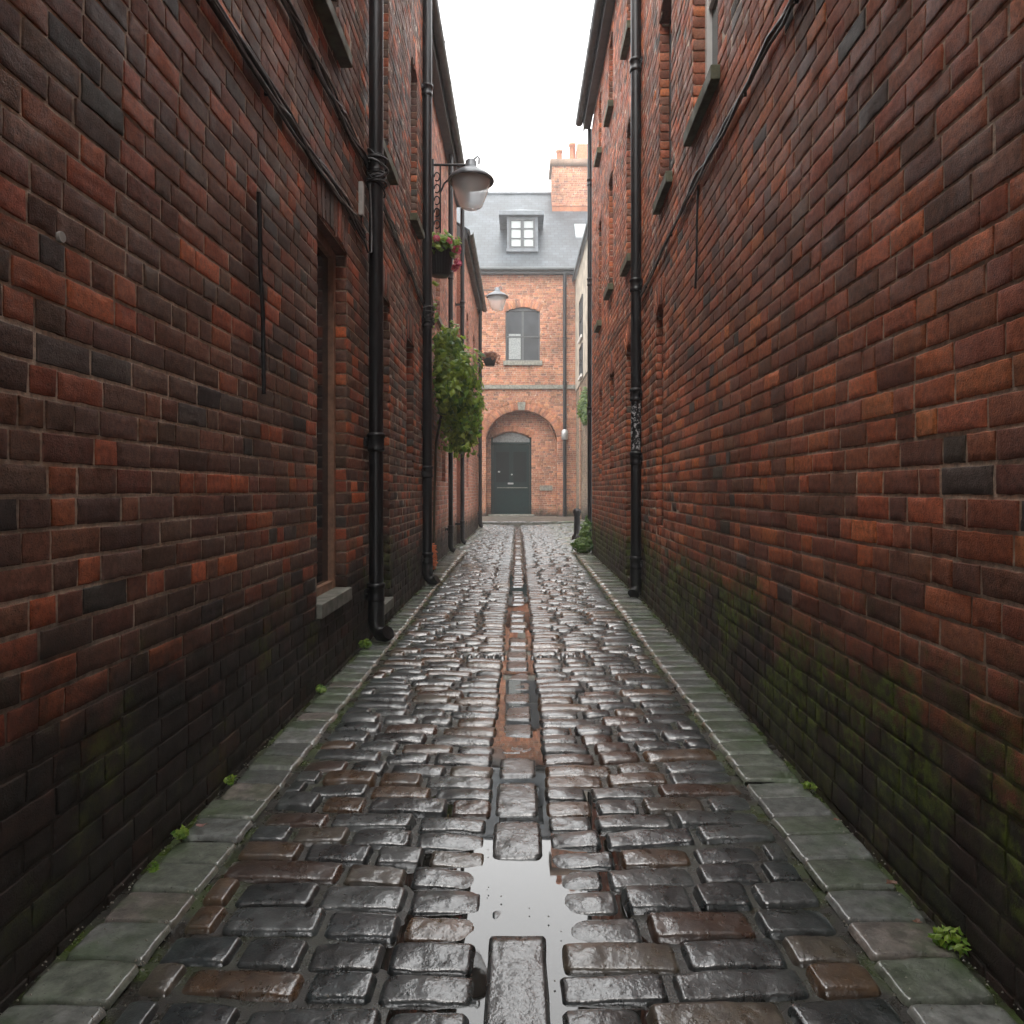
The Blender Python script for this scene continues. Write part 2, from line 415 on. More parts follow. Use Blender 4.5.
    def reveal(s, O, U, N, a, b, c, d, rise, depth, near=lambda q: False, bottom=True):
        """the four inner faces of an opening, brick-lined at the sides"""
        O = np.array(O, float); U = np.array(U, float); N = np.array(N, float); mc = MORT[s.pal]
        for uu, nn in ((a, U), (b, -U)):
            Oj = O + uu*U - .006*N
            rects = []; z = c; k = 0
            while z < d-.02:
                h = min(HC, d-z); rects += [(0.0, depth, z+.005, z+h-.005)]; z += HC
            s.bricks(rects, Oj, -N, nn, near, proud=.002)
            q = [Oj-.005*nn+np.array((0, 0, c)), Oj-.005*nn-N*depth+np.array((0, 0, c)), Oj-.005*nn-N*depth+np.array((0, 0, d)), Oj-.005*nn+np.array((0, 0, d))]
            s.quad(*(q if uu == a else q[::-1]), mc)
        base = np.array(PAL[s.pal][0][1])
        n = 8; pts = []
        for i in range(n+1):
            t = -1+2*i/n; zr = d + rise*(1-t*t if rise < .3 else math.sqrt(max(0, 1-t*t)))
            pts.append(O+(a+(b-a)*i/n)*U+np.array((0, 0, zr)))
        for p, q in zip(pts[:-1], pts[1:]): s.quad(p, p-N*(depth+.02), q-N*(depth+.02), q, base)
        if bottom: s.quad(O+a*U+np.array((0,0,c)), O+b*U+np.array((0,0,c)), O+b*U-N*(depth+.02)+np.array((0,0,c)), O+a*U-N*(depth+.02)+np.array((0,0,c)), base)
    def head(s, O, U, N, a, b, d, rise, near=lambda q: False, L=.22, bright=True):
        """ring of soldier bricks over an opening"""
        O = np.array(O, float); U = np.array(U, float); N = np.array(N, float)
        w_ = b-a; r_ = max(rise, .02)
        if rise < .3:
            Rr = (w_*w_/4+r_*r_)/(2*r_); cz = d+r_-Rr; A = math.asin(min(1, w_/2/Rr)); sx = 1; sz = 1
            if rise <= 0.001: pass
        else: Rr = w_/2; cz = d; A = math.pi/2; sx = 1; sz = rise/(w_/2)
        n = max(5, int(2*A*Rr/.078)); m = (a+b)/2
        for i in range(n):
            t0 = -A+2*A*(i+.06)/n; t1 = -A+2*A*(i+.94)/n; tm = (t0+t1)/2
            rad = np.array(U)*math.sin(tm) + np.array((0,0,1))*math.cos(tm)*1; tan = np.array(U)*math.cos(tm) - np.array((0,0,1))*math.sin(tm)
            c0 = O + U*(m+Rr*math.sin(tm)) + np.array((0, 0, cz+Rr*math.cos(tm)*sz))
            hw = Rr*(t1-t0)/2
            s.bricks([(-hw, hw, .004, L)], c0, tan, N, near, W=rad, proud=.004)
    def box(s, x0, x1, y0, y1, z0, z1, col):
        v = np.array([(x, y, z) for x in (x0, x1) for y in (y0, y1) for z in (z0, z1)], float)
        s._push(v, np.array([(0,1,3,2),(4,6,7,5),(0,4,5,1),(2,3,7,6),(0,2,6,4),(1,5,7,3)]), np.array([[*col, 1]]*8))
    def build(s, name, m, parent):
        V = np.concatenate(s.V); Q = np.concatenate(s.Q); C = np.concatenate(s.C)
        return link(name, mesh_np(name, V, Q, C), m, parent)

def frame_at(O, U, N):
    O, U, N = Vector(O), Vector(U), Vector(N); Wv = Vector((0, 0, 1))
    def P(u, d, z): return O+U*u+N*d+Wv*z
    return P
def pbox(mb, P, u0, u1, d0, d1, z0, z1):
    v = [P(u, d, z) for u in (u0, u1) for d in (d0, d1) for z in (z0, z1)]
    mb.add(v, [(0,1,3,2),(4,6,7,5),(0,4,5,1),(2,3,7,6),(0,2,6,4),(1,5,7,3)])
def window(b, O, U, N, a, c, z0, z1, rise, depth, fm, sill=None, bars=True, sill_h=.07, out=.06, label=None, kind='window', over=.05):
    """a sash window as a part: frame mesh, with pane and sill below it"""
    P = frame_at(O, U, N); top = z1+rise
    mb = MB(); f = .05
    pbox(mb, P, a, a+f, -depth-.03, -depth+.03, z0, top); pbox(mb, P, c-f, c, -depth-.03, -depth+.03, z0, top)
    pbox(mb, P, a+f, c-f, -depth-.03, -depth+.028, z0, z0+f); pbox(mb, P, a+f, c-f, -depth-.03, -depth+.028, z1-f+rise*.5, top)
    if bars:
        zm = (z0+z1)/2; pbox(mb, P, a+f, c-f, -depth-.02, -depth+.02, zm-.025, zm+.025)
        if c-a > .5: um = (a+c)/2; bw = .014 if c-a < 1 else .04; pbox(mb, P, um-bw, um+bw, -depth-.018, -depth+.014, z0+f, zm-.025); pbox(mb, P, um-bw, um+bw, -depth-.018, -depth+.014, zm+.025, z1-f+rise*.5)
    w_ = mb.build(kind, fm, b)
    if label: w_['label'] = label
    g = MB(); pbox(g, P, a+.01, c-.01, -depth-.012, -depth-.004, z0+.01, top-.01); g.build('pane', M['glass'], w_)
    if sill:
        q = MB(); pbox(q, P, a-over, c+over, -depth+.02, out, z0-sill_h, z0+.004)
        o = q.build('sill', sill, w_); bv = o.modifiers.new('b', 'BEVEL'); bv.width = .006; bv.segments = 2
    return w_

# ============================================================ LEFT NEAR BUILDING
LA = -1.05
nearL = lambda c: c[1] < 4.9 and c[2] < 3.3
bA = thing('brick_building', (LA, 4, 0), 'tall dark brick building filling the near left side, with three black-framed openings above the kerb', 'building')
O, U, N = (LA, 0, 0), (0, 1, 0), (1, 0, 0)
lowA = [(3.66, 4.30, .45, 2.49, .03), (5.10, 5.74, .17, 2.56, .03), (6.60, 7.07, 1.2, 2.49, .02)]
upA = [(3.50, 4.10, 3.62, 5.30, .06), (5.10, 5.70, 3.62, 5.30, .06), (6.87, 7.30, 3.75, 5.30, .06)]
k = Bricks('A')
k.wall(O, U, N, .3, 7.9, -.06, 7.5, lowA+upA, near=nearL)
for i, (a, b, c, d, r) in enumerate(lowA+upA):
    k.reveal(O, U, N, a, b, c, d, r, .14, nearL); k.head(O, U, N, a, b, d, r, nearL)
k.box(LA-.16, LA-4.5, -4, 7.9, -.05, 7.5, (.10, .045, .035))
k.quad((LA-.2, 7.9, 0), (LA, 7.9, 0), (LA, 7.9, 7.5), (LA-.2, 7.9, 7.5), (.1, .045, .035))
# side wall behind the viewer; unseen bridging storey added to darken the near end
k.box(LA-.16, LA-.001, -4, .3, -.05, 7.5, (.10, .045, .035))
k.box(LA-.17, 1.0, -4.0, -1.0, 2.75, 7.4, (.10, .045, .035))
k.build('wall', M['brickA'], bA)
for i, (a, b, c, d, r) in enumerate(lowA):
    window(bA, O, U, N, a, b, c, d, r, .10 if i == 0 else .13, M['wood'] if i == 0 else M['greyframe'], M['sill'] if i < 2 else None, bars=i != 0, sill_h=.075 if i == 0 else .08, out=.030, over=.01,
           label=['tall narrow opening with brown timber frame', 'black shuttered opening behind the first pipe', None][i])
for i, (a, b, c, d, r) in enumerate(upA):
    window(bA, O, U, N, a, b, c, d, r, .13, M['white'] if i == 1 else M['greyframe'], M['sillmoss'], out=.07)
# ============================================================ LEFT MIDDLE AND FAR BUILDINGS
def eave(b, x_wall, side, y0, y1, zt, over=.19, name='gutter'):
    """fascia, soffit and half-round gutter; side = +1 when the wall faces +x"""
    s = side
    f = MB(); f.box(x_wall-s*.02, x_wall+s*(over-.07), y0, y1, zt-.02, zt+.02); f.box(x_wall+s*(over-.07), x_wall+s*(over-.045), y0, y1, zt-.05, zt+.16)
    f.build('fascia', M['greyframe'], b)
    g = MB(); pts = []
    cx = x_wall+s*(over+.02); n = 8; vs = []
    for y in (y0-.02, y1+.02):
        for r in (.065, .058):
            for i in range(n+1):
                t = math.pi+math.pi*i/n; vs.append((cx+r*math.cos(t), y, zt+.10+r*math.sin(t)))
    m = n+1
    fs = [(i, i+1, 2*m+i+1, 2*m+i) for i in range(n)] + [(m+i+1, m+i, 3*m+i, 3*m+i+1) for i in range(n)]
    fs += [(0, m, 3*m, 2*m), (n, 2*m+n, 3*m+n, m+n)] + [(i+1, i, m+i, m+i+1) for i in range(n)] + [(2*m+i, 2*m+i+1, 3*m+i+1, 3*m+i) for i in range(n)]
    g.add(vs, fs)
    yy = y0+.9
    while yy < y1: g.box(cx-.07, cx+.07, yy, yy+.03, zt+.085, zt+.105); yy += .9
    g.build(name, M['greyframe'], b)
    r = MB(); r.add([(x_wall+s*(over+.01), y0, zt+.15), (x_wall+s*(over+.01), y1, zt+.15), (x_wall-s*3.2, y1, zt+2.3), (x_wall-s*3.2, y0, zt+2.3),
                     (x_wall+s*(over-.03), y0, zt+.11), (x_wall+s*(over-.03), y1, zt+.11), (x_wall-s*3.2, y1, zt+2.24), (x_wall-s*3.2, y0, zt+2.24)],
                    [(0,1,2,3), (7,6,5,4), (0,4,5,1), (0,3,7,4), (1,5,6,2), (3,2,6,7)]); r.build('roof', M['slate'], b)
def side_building(label, X, y0, y1, zt, pal, mat, ops, side=1, near=lambda c: False):
    b = thing('brick_building', (X, (y0+y1)/2, 0), label, 'building')
    O, U, N = (X, 0, 0), (0, 1, 0), (side, 0, 0)
    k = Bricks(pal); k.wall(O, U, N, y0, y1, -.06, zt, ops, near=near)
    for (a, c, d, e, r) in ops: k.reveal(O, U, N, a, c, d, e, r, .11); k.head(O, U, N, a, c, e, r)
    base = PAL[pal][0][1]
    k.box(X-side*.14, X-side*4.2, y0, y1, -.05, zt, base)
    k.quad((X-side*.15, y0+.002, 0), (X-side*.008, y0+.002, 0), (X-side*.008, y0+.002, zt), (X-side*.15, y0+.002, zt), base)
    k.build('wall', mat, b)
    for (a, c, d, e, r) in ops: window(b, O, U, N, a, c, d, e, r, .10, M['greyframe'], M['sill'] if d > 2.9 else None, out=.05)
    return b
bB = side_building('orange brick building on the left with the bushy ivy on its wall', -1.2, 7.9, 13.7, 6.6, 'B', M['brickB'],
                   [(8.5, 9.0, 1.5, 2.7, .06), (10.2, 10.8, 3.6, 5.2, .06), (12.3, 12.9, 3.6, 5.2, .06), (11.0, 11.6, 1.2, 2.7, .06)])
eave(bB, -1.2, 1, 7.93, 13.75, 6.62)
bC = side_building('lower orange brick building farthest along the left side, under the small far lamp', -1.12, 13.7, 19.6, 6.0, 'B', M['brickB'],
                   [(15.2, 15.9, 3.4, 4.9, .06), (17.4, 18.1, 3.4, 4.9, .06), (15.2, 15.9, 1.1, 2.6, .06)])
eave(bC, -1.12, 1, 13.78, 19.7, 6.02, .16)

# ============================================================ RIGHT BUILDING
bR = thing('brick_building', (1.2, 6, 0), 'long red brick building filling the right side, mossy at its foot with small high windows', 'building')
def seg(p, q):
    d = Vector((q[0]-p[0], q[1]-p[1], 0)); d.normalize(); return (p[0], p[1], 0), tuple(d), (-d.y, d.x, 0)
def RX(y): return .96+.0359*y if y < 6.7 else 1.2005+.009*(y-6.7)
O1, U1, N1 = seg((RX(-4), -4), (RX(6.7), 6.7))
O2, U2, N2 = seg((RX(6.7), 6.7), (RX(11.8), 11.8))
u1 = lambda y: (y+4)/U1[1]
u2 = lambda y: (y-6.7)/U2[1]
ops1 = [(3.85, 4.50, 3.36, 4.90, .06), (5.25, 5.78, 3.42, 4.90, .06), (5.60, 5.96, .75, 2.52, .05)]
ops2 = [(7.35, 7.85, .09, 2.55, .12), (7.35, 7.80, 3.52, 5.00, .06), (7.35, 7.80, 5.95, 7.0, .0), (8.92, 9.32, 1.35, 2.55, .05), (9.02, 9.45, 3.70, 5.15, .06),
        (9.02, 9.45, 6.05, 7.05, .0), (10.30, 10.68, 1.15, 2.50, .05), (10.36, 10.74, 3.55, 5.05, .06), (10.36, 10.74, 6.1, 7.05, .0)]
o1 = [(u1(a), u1(b), c, d, r) for a, b, c, d, r in ops1]; o2 = [(u2(a), u2(b), c, d, r) for a, b, c, d, r in ops2]
nearR = lambda c: c[1] < 4.9 and c[2] < 3.3
k = Bricks('R'); k.wall(O1, U1, N1, u1(.3), u1(6.7), -.06, 7.2, o1, near=nearR); k.wall(O2, U2, N2, 0, u2(11.8), -.06, 7.2, o2)
for oo, (O, U, N) in ((o1, (O1, U1, N1)), (o2, (O2, U2, N2))):
    for i, (a, b, c, d, r) in enumerate(oo):
        dp = .05 if (oo is o1 and i == 2) else .12
        k.reveal(O, U, N, a, b, c, d, r, dp); 
        if r > 0: k.head(O, U, N, a, b, d, r)
O, U, N = O1, U1, N1
P = frame_at(O1, U1, N1)
# bricked-up recess
a, b, c, d, r = o1[2]; k.wall(tuple(P(0, -.05, 0)), U1, N1, a, b, c, d+r)
k.box(RX(11.8)+.16, 5.2, -4, 11.8, -.05, 7.2, PAL['R'][0][1]); k.box(RX(.3)+.001, RX(.3)+.2, -4, .29, -.05, 7.2, PAL['R'][0][1])
k.quad((RX(11.8)+.003, 11.8, 0), (RX(11.8)+.2, 11.8, 0), (RX(11.8)+.2, 11.8, 7.2), (RX(11.8)+.003, 11.8, 7.2), PAL['R'][0][1])
k.build('wall', M['brickR'], bR)
for i, (a, b, c, d, r) in enumerate(o1[:2]): window(bR, O1, U1, N1, a, b, c, d, r, .11, M['white'] if i == 0 else M['greyframe'], M['sillmoss'], out=.05, sill_h=.08)
for i, (a, b, c, d, r) in enumerate(o2):
    if i == 0:
        P2 = frame_at(O2, U2, N2); q = MB(); pbox(q, P2, a+.02, b-.02, -.17, -.12, c, d+r); dd = q.build('door', M['greyframe'], bR)
    else: window(bR, O2, U2, N2, a, b, c, d, r, .11, M['greyframe'], M['sillmoss'] if c > 3 else None, out=.07, sill_h=.08)
# eave of the right building follows its far, straight length and continues towards the viewer
eave(bR, 1.21, -1, 5.0, 11.9, 7.2, .15)

# ============================================================ END BUILDING
EY = 25.3; PX = 27.667
ex = lambda px: (px-518)/PX
ez = lambda py: EYE+(490-py)/PX
bE = thing('brick_house', (0, EY, 0), 'pale orange brick house closing the end of the alley, with slate roof and arched entrance', 'house')
k = Bricks('E'); O, U, N = (0, EY, 0), (1, 0, 0), (0, -1, 0)
wz0, wz1 = ez(361), 7.62
arch = (ex(486), ex(557), -.06, ez(441), 1.12)
win = (ex(505.5), ex(540), wz0, wz1-.12, .16)
k.wall(O, U, N, -4.5, 2.12, 0, 8.95, [arch, win])
k.reveal(O, U, N, *arch, .45, bottom=False); k.head(O, U, N, arch[0], arch[1], arch[3], arch[4], L=.24); 
k.head(O, U, N, arch[0]-.25, arch[1]+.25, arch[3], arch[4]+.25, L=.10)
k.reveal(O, U, N, *win, .12); k.head(O, U, N, win[0], win[1], win[3], win[4], L=.30)
O2_ = (0, EY+.45, 0); dr = (ex(491)*1.02, ex(531.5)*1.02, .10, 2.98, .22)
k.wall(O2_, U, N, arch[0]-.1, arch[1]+.1, 0, 4.0, [dr]); k.reveal(O2_, U, N, *dr, .12); k.head(O2_, U, N, dr[0], dr[1], dr[3], dr[4], L=.2)
k.box(-4.5, 2.12, EY+.62, EY+8, 0, 8.9, PAL['E'][0][0])
k.build('wall', M['brickE'], bE)
w_ = window(bE, O, U, N, win[0], win[1], win[2], win[3], win[4], .10, M['greyframe'], M['sill'], out=.09, sill_h=.16, over=.08)
c = MB(); P = frame_at(O, U, N)   # pale blind inside lower left of the sash
pbox(c, P, win[0]+.12, win[0]+.55, -.094, -.09, wz0+.08, wz0+1.0); c.build('blind', simple('grey net curtain', (.22,.24,.24), .7), w_)
s = MB(); pbox(s, P, -4.5, 2.1, .0, .07, 4.70, 4.79); pbox(s, P, -4.5, 2.1, .0, .04, 4.79, 4.85); s.build('string_course', M['sill'], bE)
s = MB(); m_ = (arch[0]+arch[1])/2; v = [P(m_+u, d, z) for d in (-.02, .06) for u, z in ((-.11, 3.93), (.11, 3.93), (.15, 4.22), (-.15, 4.22))]
s.add(v, [(0,1,2,3), (7,6,5,4), (0,4,5,1), (1,5,6,2), (2,6,7,3), (3,7,4,0)]); s.build('keystone', M['sill'], bE)
# door
P = frame_at(O2_, U, N); dx0, dx1, dz0, dz1, drise = dr
f = MB(); pbox(f, P, dx0, dx0+.07, -.14, -.04, dz0, dz1+.1); pbox(f, P, dx1-.07, dx1, -.14, -.04, dz0, dz1+.1); pbox(f, P, dx0+.07, dx1-.07, -.14, -.05, 2.72, 2.81)
dframe = f.build('door_frame', M['door'], bE)
L = MB(); pbox(L, P, dx0+.075, dx1-.075, -.13, -.09, dz0+.02, 2.715)
def ring(mb, u0, u1, z0, z1, t=.022, d=-.088):
    pbox(mb, P, u0, u1, d, d+.014, z0, z0+t); pbox(mb, P, u0, u1, d, d+.014, z1-t, z1); pbox(mb, P, u0, u0+t, d, d+.014, z0+t, z1-t); pbox(mb, P, u1-t, u1, d, d+.014, z0+t, z1-t)
um = (dx0+dx1)/2; hw = (dx1-dx0)/2-.075
for sgn in (-1, 1):
    lo, hi = sorted((um+sgn*.05, um+sgn*(hw-.08))); ring(L, lo, hi, .30, 1.00); ring(L, lo, hi, 1.30, 2.5)
ring(L, dx0+.1, dx1-.1, 1.09, 1.17, .02)
q = MB(); pbox(q, P, dx0+.22, dx1-.14, -.088, -.07, 1.12, 1.15)
door = L.build('door', M['door'], bE); q.build('rail', M['sill'], door)
g = MB()
for sgn in (-1, 1):
    lo, hi = sorted((um+sgn*.08, um+sgn*(hw-.11))); pbox(g, P, lo, hi, -.089, -.084, 1.34, 2.46)
g.build('door_panel', simple('near black panel paint', (.002, .006, .006), .6, 0, .1, 10, .05, .08), door)
h = MB(); h.lathe(tuple(P(um+.02, -.06, 1.62)), [(0, -.03), (.03, -.02), (.035, .0), (.03, .02), (0, .03)], 10); h.build('knocker', M['steel'], door)
h = MB(); h.lathe(tuple(P(um-.45, -.06, 1.72)), [(0, -.035), (.04, -.02), (.045, .0), (.04, .02), (0, .035)], 10); h.build('handle', M['steel'], door)
h = MB(); pbox(h, P, um-.13, um+.08, -.088, -.07, 1.33-.07, 1.39-.07); h.build('letter_box', M['steel'], door)
f = MB(); n = 10; vs = [P(dx0+.06+(dx1-dx0-.12)*i/n, -.10, 2.815) for i in range(n+1)]+[P(dx0+.06+(dx1-dx0-.12)*i/n, -.10, 2.93+(drise+.02)*(1-(2*i/n-1)**2)) for i in range(n+1)]
f.add(vs, [(i, i+1, n+2+i, n+1+i) for i in range(n)]); f.build('fanlight', simple('frosted fanlight', (.14, .15, .15), .3), bE)
f = MB(); f.box(dx0-.1, dx1+.1, EY+.15, EY+.56, .09, .16, .01); f.build('door_step', M['sill'], bE)
f = MB(); pbox(f, P, ex(540), ex(553), 0, .03, 1.03, 1.22); f.build('wall_vent', M['sill'], bE)
f = MB(); PE = frame_at(O, U, N); pbox(f, PE, 1.95, 2.2, 0, .03, 8.0, 8.12)
# roof, gutter
RZ0, RY0, RZ1, RY1 = 9.0, EY-.15, EYE+(490-194)/700*29.3, 29.3
f = MB(); f.add([(-6, RY0, RZ0), (7, RY0, RZ0), (7, RY1, RZ1), (-6, RY1, RZ1), (7, RY1+4, RZ0), (-6, RY1+4, RZ0)], [(0,1,2,3), (3,2,4,5), (0,3,5), (1,4,2), (0,5,4,1)])
f.build('roof', M['slate'], bE)
f = MB(); f.tube([(-6, RY1, RZ1+.02), (7, RY1, RZ1+.02)], .07, 8); f.build('ridge', M['lead'], bE)
f = MB(); f.box(-4.5, 2.12, RY0-.04, EY-.01, 8.82, 8.99); f.tube([(-4.5, RY0-.10, 8.96), (2.1, RY0-.10, 8.96)], .075, 8); f.build('gutter', M['greyframe'], bE)
def roofz(y): return RZ0+(RZ1-RZ0)*(y-RY0)/(RY1-RY0)
# dormer: front face at DY
DY = RY0+.75; sc = 700/DY; dxx = lambda px: (px-518)/sc; dzz = lambda py: EYE+(490-py)/sc
f = MB(); zc0 = dzz(255); f.box(dxx(507), dxx(538), DY, DY+2.6, zc0, dzz(216)); dm_ = f.build('dormer', M['lead'], bE)
f = MB(); f.box(dxx(499), dxx(544), DY-.18, DY+3.2, dzz(216.5), dzz(212.5)); 
f.add([(dxx(499), DY-.18, dzz(212.4)), (dxx(544), DY-.18, dzz(212.4)), (dxx(544), DY+3.2, dzz(212.4)), (dxx(499), DY+3.2, dzz(212.4)), (dxx(521), DY+.5, dzz(204)), (dxx(521), DY+3.2, dzz(204))], [(0,1,4), (1,2,5,4), (3,0,4,5), (2,3,5), (0,3,2,1)])
f.build('dormer_roof', M['lead'], dm_)
PD = frame_at((0, DY, 0), U, N); f = MB(); a, b, c, d = dxx(509.5), dxx(535), dzz(248.5), dzz(219)
for args in ((a, b, .0, .05, c, c+.07), (a, b, 0, .05, d-.07, d), (a, a+.07, 0, .052, c, d), (b-.07, b, 0, .052, c, d), ((a+b)/2-.06, (a+b)/2+.06, 0, .054, c, d)): pbox(f, PD, *args)
for q in (1, 2): pbox(f, PD, a, b, 0, .04, c+(d-c)*q/3-.02, c+(d-c)*q/3+.02)
f.build('dormer_frame', M['greyframe'], dm_)
f = MB(); pbox(f, PD, a, b, .0, .012, c, d); f.build('dormer_pane', simple('pale curtained glass', (.36, .39, .39), .15, 0, .1, 1, .02), dm_)
f = MB(); pbox(f, PD, a-.12, b+.12, .0, .09, c-.14, c-.02); f.build('dormer_sill', M['lead'], dm_)
# skylight lying in the roof
sy = RY0+1.9; f = MB(); s0, s1 = 2.2, 3.05
f.add([(s0, sy-.35, roofz(sy-.35)+.06), (s1, sy-.35, roofz(sy-.35)+.06), (s1, sy+.35, roofz(sy+.35)+.06), (s0, sy+.35, roofz(sy+.35)+.06)]+[(s0, sy-.35, roofz(sy-.35)-.05), (s1, sy-.35, roofz(sy-.35)-.05), (s1, sy+.35, roofz(sy+.35)-.05), (s0, sy+.35, roofz(sy+.35)-.05)],
      [(0,1,2,3), (0,4,5,1), (1,5,6,2), (2,6,7,3), (3,7,4,0)]); f.build('skylight', simple('bright skylight glass', (.26, .28, .29), .5, 0, .05, 1, .02, .2), bE)
# chimney
CY = 28.2; sc = 700/CY; cxx = lambda px: (px-518)/sc; czz = lambda py: EYE+(490-py)/sc
k = Bricks('E'); k.wall((0, CY, 0), (1,0,0), (0,-1,0), cxx(552), cxx(598), czz(206), czz(166)); k.box(cxx(552)+.01, cxx(598)-.01, CY+.02, CY+1.2, 10.5, czz(166), PAL['E'][0][0])
k.box(cxx(550), cxx(600), CY-.07, CY+1.27, czz(166), czz(159.5), (.22, .15, .11)); ch = k.build('chimney', M['brickE'], bE)
f = MB(); f.box(cxx(577.5), cxx(592), CY+.15, CY+1.0, czz(159.5), czz(142)); f.build('raised_stack', M['terracotta'], ch)
for (p0, p1, t) in ((556.5, 563.5, 144.5), (569.5, 577, 138)):
    f = MB(); r = (cxx(p1)-cxx(p0))/2; hgt = czz(t)-czz(159.5)
    f.lathe((cxx((p0+p1)/2), CY+.5, czz(159.5)), [(r*1.0, 0), (r*.88, .05), (r*.80, hgt-.1), (r*.98, hgt-.09), (r*.98, hgt), (r*.7, hgt), (r*.65, hgt-.25)], 14); f.build('chimney_pot', M['terracotta'], ch)

# ============================================================ CREAM BUILDING (right, beyond the red one)
bS = thing('rendered_house', (2.1, 21, 0), 'narrow strip of cream rendered house over brown brick, between right wall and end house', 'house')
k = Bricks('T'); O, U, N = (2.1, 0, 0), (0, 1, 0), (-1, 0, 0)
k.wall(O, U, N, 16, 25.28, 0, 4.6, []); k.box(2.2, 6.5, 16, 25.28, 0, 4.6, PAL['T'][0][0]); k.build('wall', M['brickB'], bS)
f = MB(); f.box(2.07, 6.5, 15.98, 25.28, 4.6, 8.6); f.build('upper_wall', M['render'], bS)
for (y0, y1, z0, z1) in ((22.3, 23.3, 6.0, 7.3), (22.3, 23.3, 4.75, 5.75)):
    O = (2.07, 0, 0); window(bS, O, U, N, y0, y1, z0, z1, 0, -.01, M['greyframe'], M['white'], out=.08, sill_h=.09)
f = MB(); f.add([(1.95, 15.9, 8.55), (1.95, 25.3, 8.55), (5, 25.3, 11), (5, 15.9, 11), (1.95, 15.9, 8.68), (1.95, 25.3, 8.68), (5, 25.3, 11.14), (5, 15.9, 11.14)], [(3,2,1,0), (4,5,6,7), (0,1,5,4), (0,4,7,3), (1,2,6,5)]); f.build('roof', M['slate'], bS)

# ============================================================ GROUND
SPAL = [(.062,.076,.079), (.085,.099,.100), (.040,.051,.056), (.135,.078,.040), (.100,.054,.034), (.13,.108,.078), (.035,.050,.054)]
SW = [.24,.18,.12,.17,.15,.07,.07]
class Stones:
    def __init__(s): s.V = []; s.Q = []; s.C = []; s.n = 0
    def add(s, x0, x1, y0, y1, zt, col, dome=.006, edge=.026, tiltx=0, p=5, nz=.0022, skew=0, slope=0, er=.013, rf=.36):
        d = max(.5, (y0+y1)/2)
        nx, ny = (22, 14) if d < 2.6 else (14, 9) if d < 5 else (8, 6) if d < 10 else (6, 4)
        u = np.linspace(-1, 1, nx+1); v = np.linspace(-1, 1, ny+1)
        u = np.sign(u)*np.abs(u)**.72; v = np.sign(v)*np.abs(v)**.72
        gu, gv = np.meshgrid(u, v, indexing='ij')
        hx, hy = (x1-x0)/2, (y1-y0)/2; mn = min(hx, hy)
        # rounded corners: pull in by distance beyond the corner arc
        rc = mn*rf; qx = np.clip(np.abs(gu)*hx-(hx-rc), 0, None); qy = np.clip(np.abs(gv)*hy-(hy-rc), 0, None)
        l = np.hypot(qx, qy)+1e-9; k = np.minimum(1, np.maximum(qx, qy)/l)
        X = (x0+x1)/2+np.sign(gu)*(np.abs(gu)*hx-qx*(1-k)); Y = (y0+y1)/2+np.sign(gv)*(np.abs(gv)*hy-qy*(1-k))
        Y = Y + skew*gu
        sd = RNG.uniform(0, 500)
        P3 = np.stack([X, Y, np.full_like(X, sd)], -1)
        wob = .0045
        ee = 1-(1-np.abs(gu)**12)*(1-np.abs(gv)**12)
        X = X+vnoise(P3*18+3)*wob*ee; Y = Y+vnoise(P3*18+9)*wob*ee
        ex_ = np.maximum(0, 1-(hx*(1-np.abs(gu)))/er); ey_ = np.maximum(0, 1-(hy*(1-np.abs(gv)))/er)
        e = np.clip(np.hypot(ex_, ey_), 0, 1.25)
        Z = zt - dome*(gu**2+gv**2) - edge*e**2.4 + fbm(P3*14, 2)*nz + fbm(P3*34+7, 3)*nz*.5 + tiltx*gu*hx + slope*(X-(x0+x1)/2)
        ix = np.arange((nx+1)*(ny+1)).reshape(nx+1, ny+1)
        F = np.stack([ix[:-1, :-1], ix[1:, :-1], ix[1:, 1:], ix[:-1, 1:]], -1).reshape(-1, 4)
        V = np.stack([X, Y, Z], -1).reshape(-1, 3)
        s.V.append(V); s.Q.append(F+s.n); s.n += len(V)
        cc = np.ones((len(V), 4)); cc[:, :3] = np.array(col)*random.uniform(.8, 1.25); s.C.append(cc)
    def build(s, name, m):
        o = link(name, mesh_np(name, np.concatenate(s.V), np.concatenate(s.Q), np.concatenate(s.C), True), m); o['kind'] = 'structure'; return o
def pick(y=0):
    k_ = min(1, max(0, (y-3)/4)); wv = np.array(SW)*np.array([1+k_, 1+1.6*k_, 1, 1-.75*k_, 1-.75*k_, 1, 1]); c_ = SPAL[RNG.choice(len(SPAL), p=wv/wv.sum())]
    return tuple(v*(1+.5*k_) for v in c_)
def KL(y): return -.82-.0085*max(0, min(y, 9))          # inner edge of the left kerb
def KR(y): return .765+.0205*max(0, min(y, 7))+.010*max(0, min(y-7, 5))
def topz(x): return -.024+.030*(abs(x)/.85)**1.5
END = 21.3
S = Stones(); y = -.6; row = 0
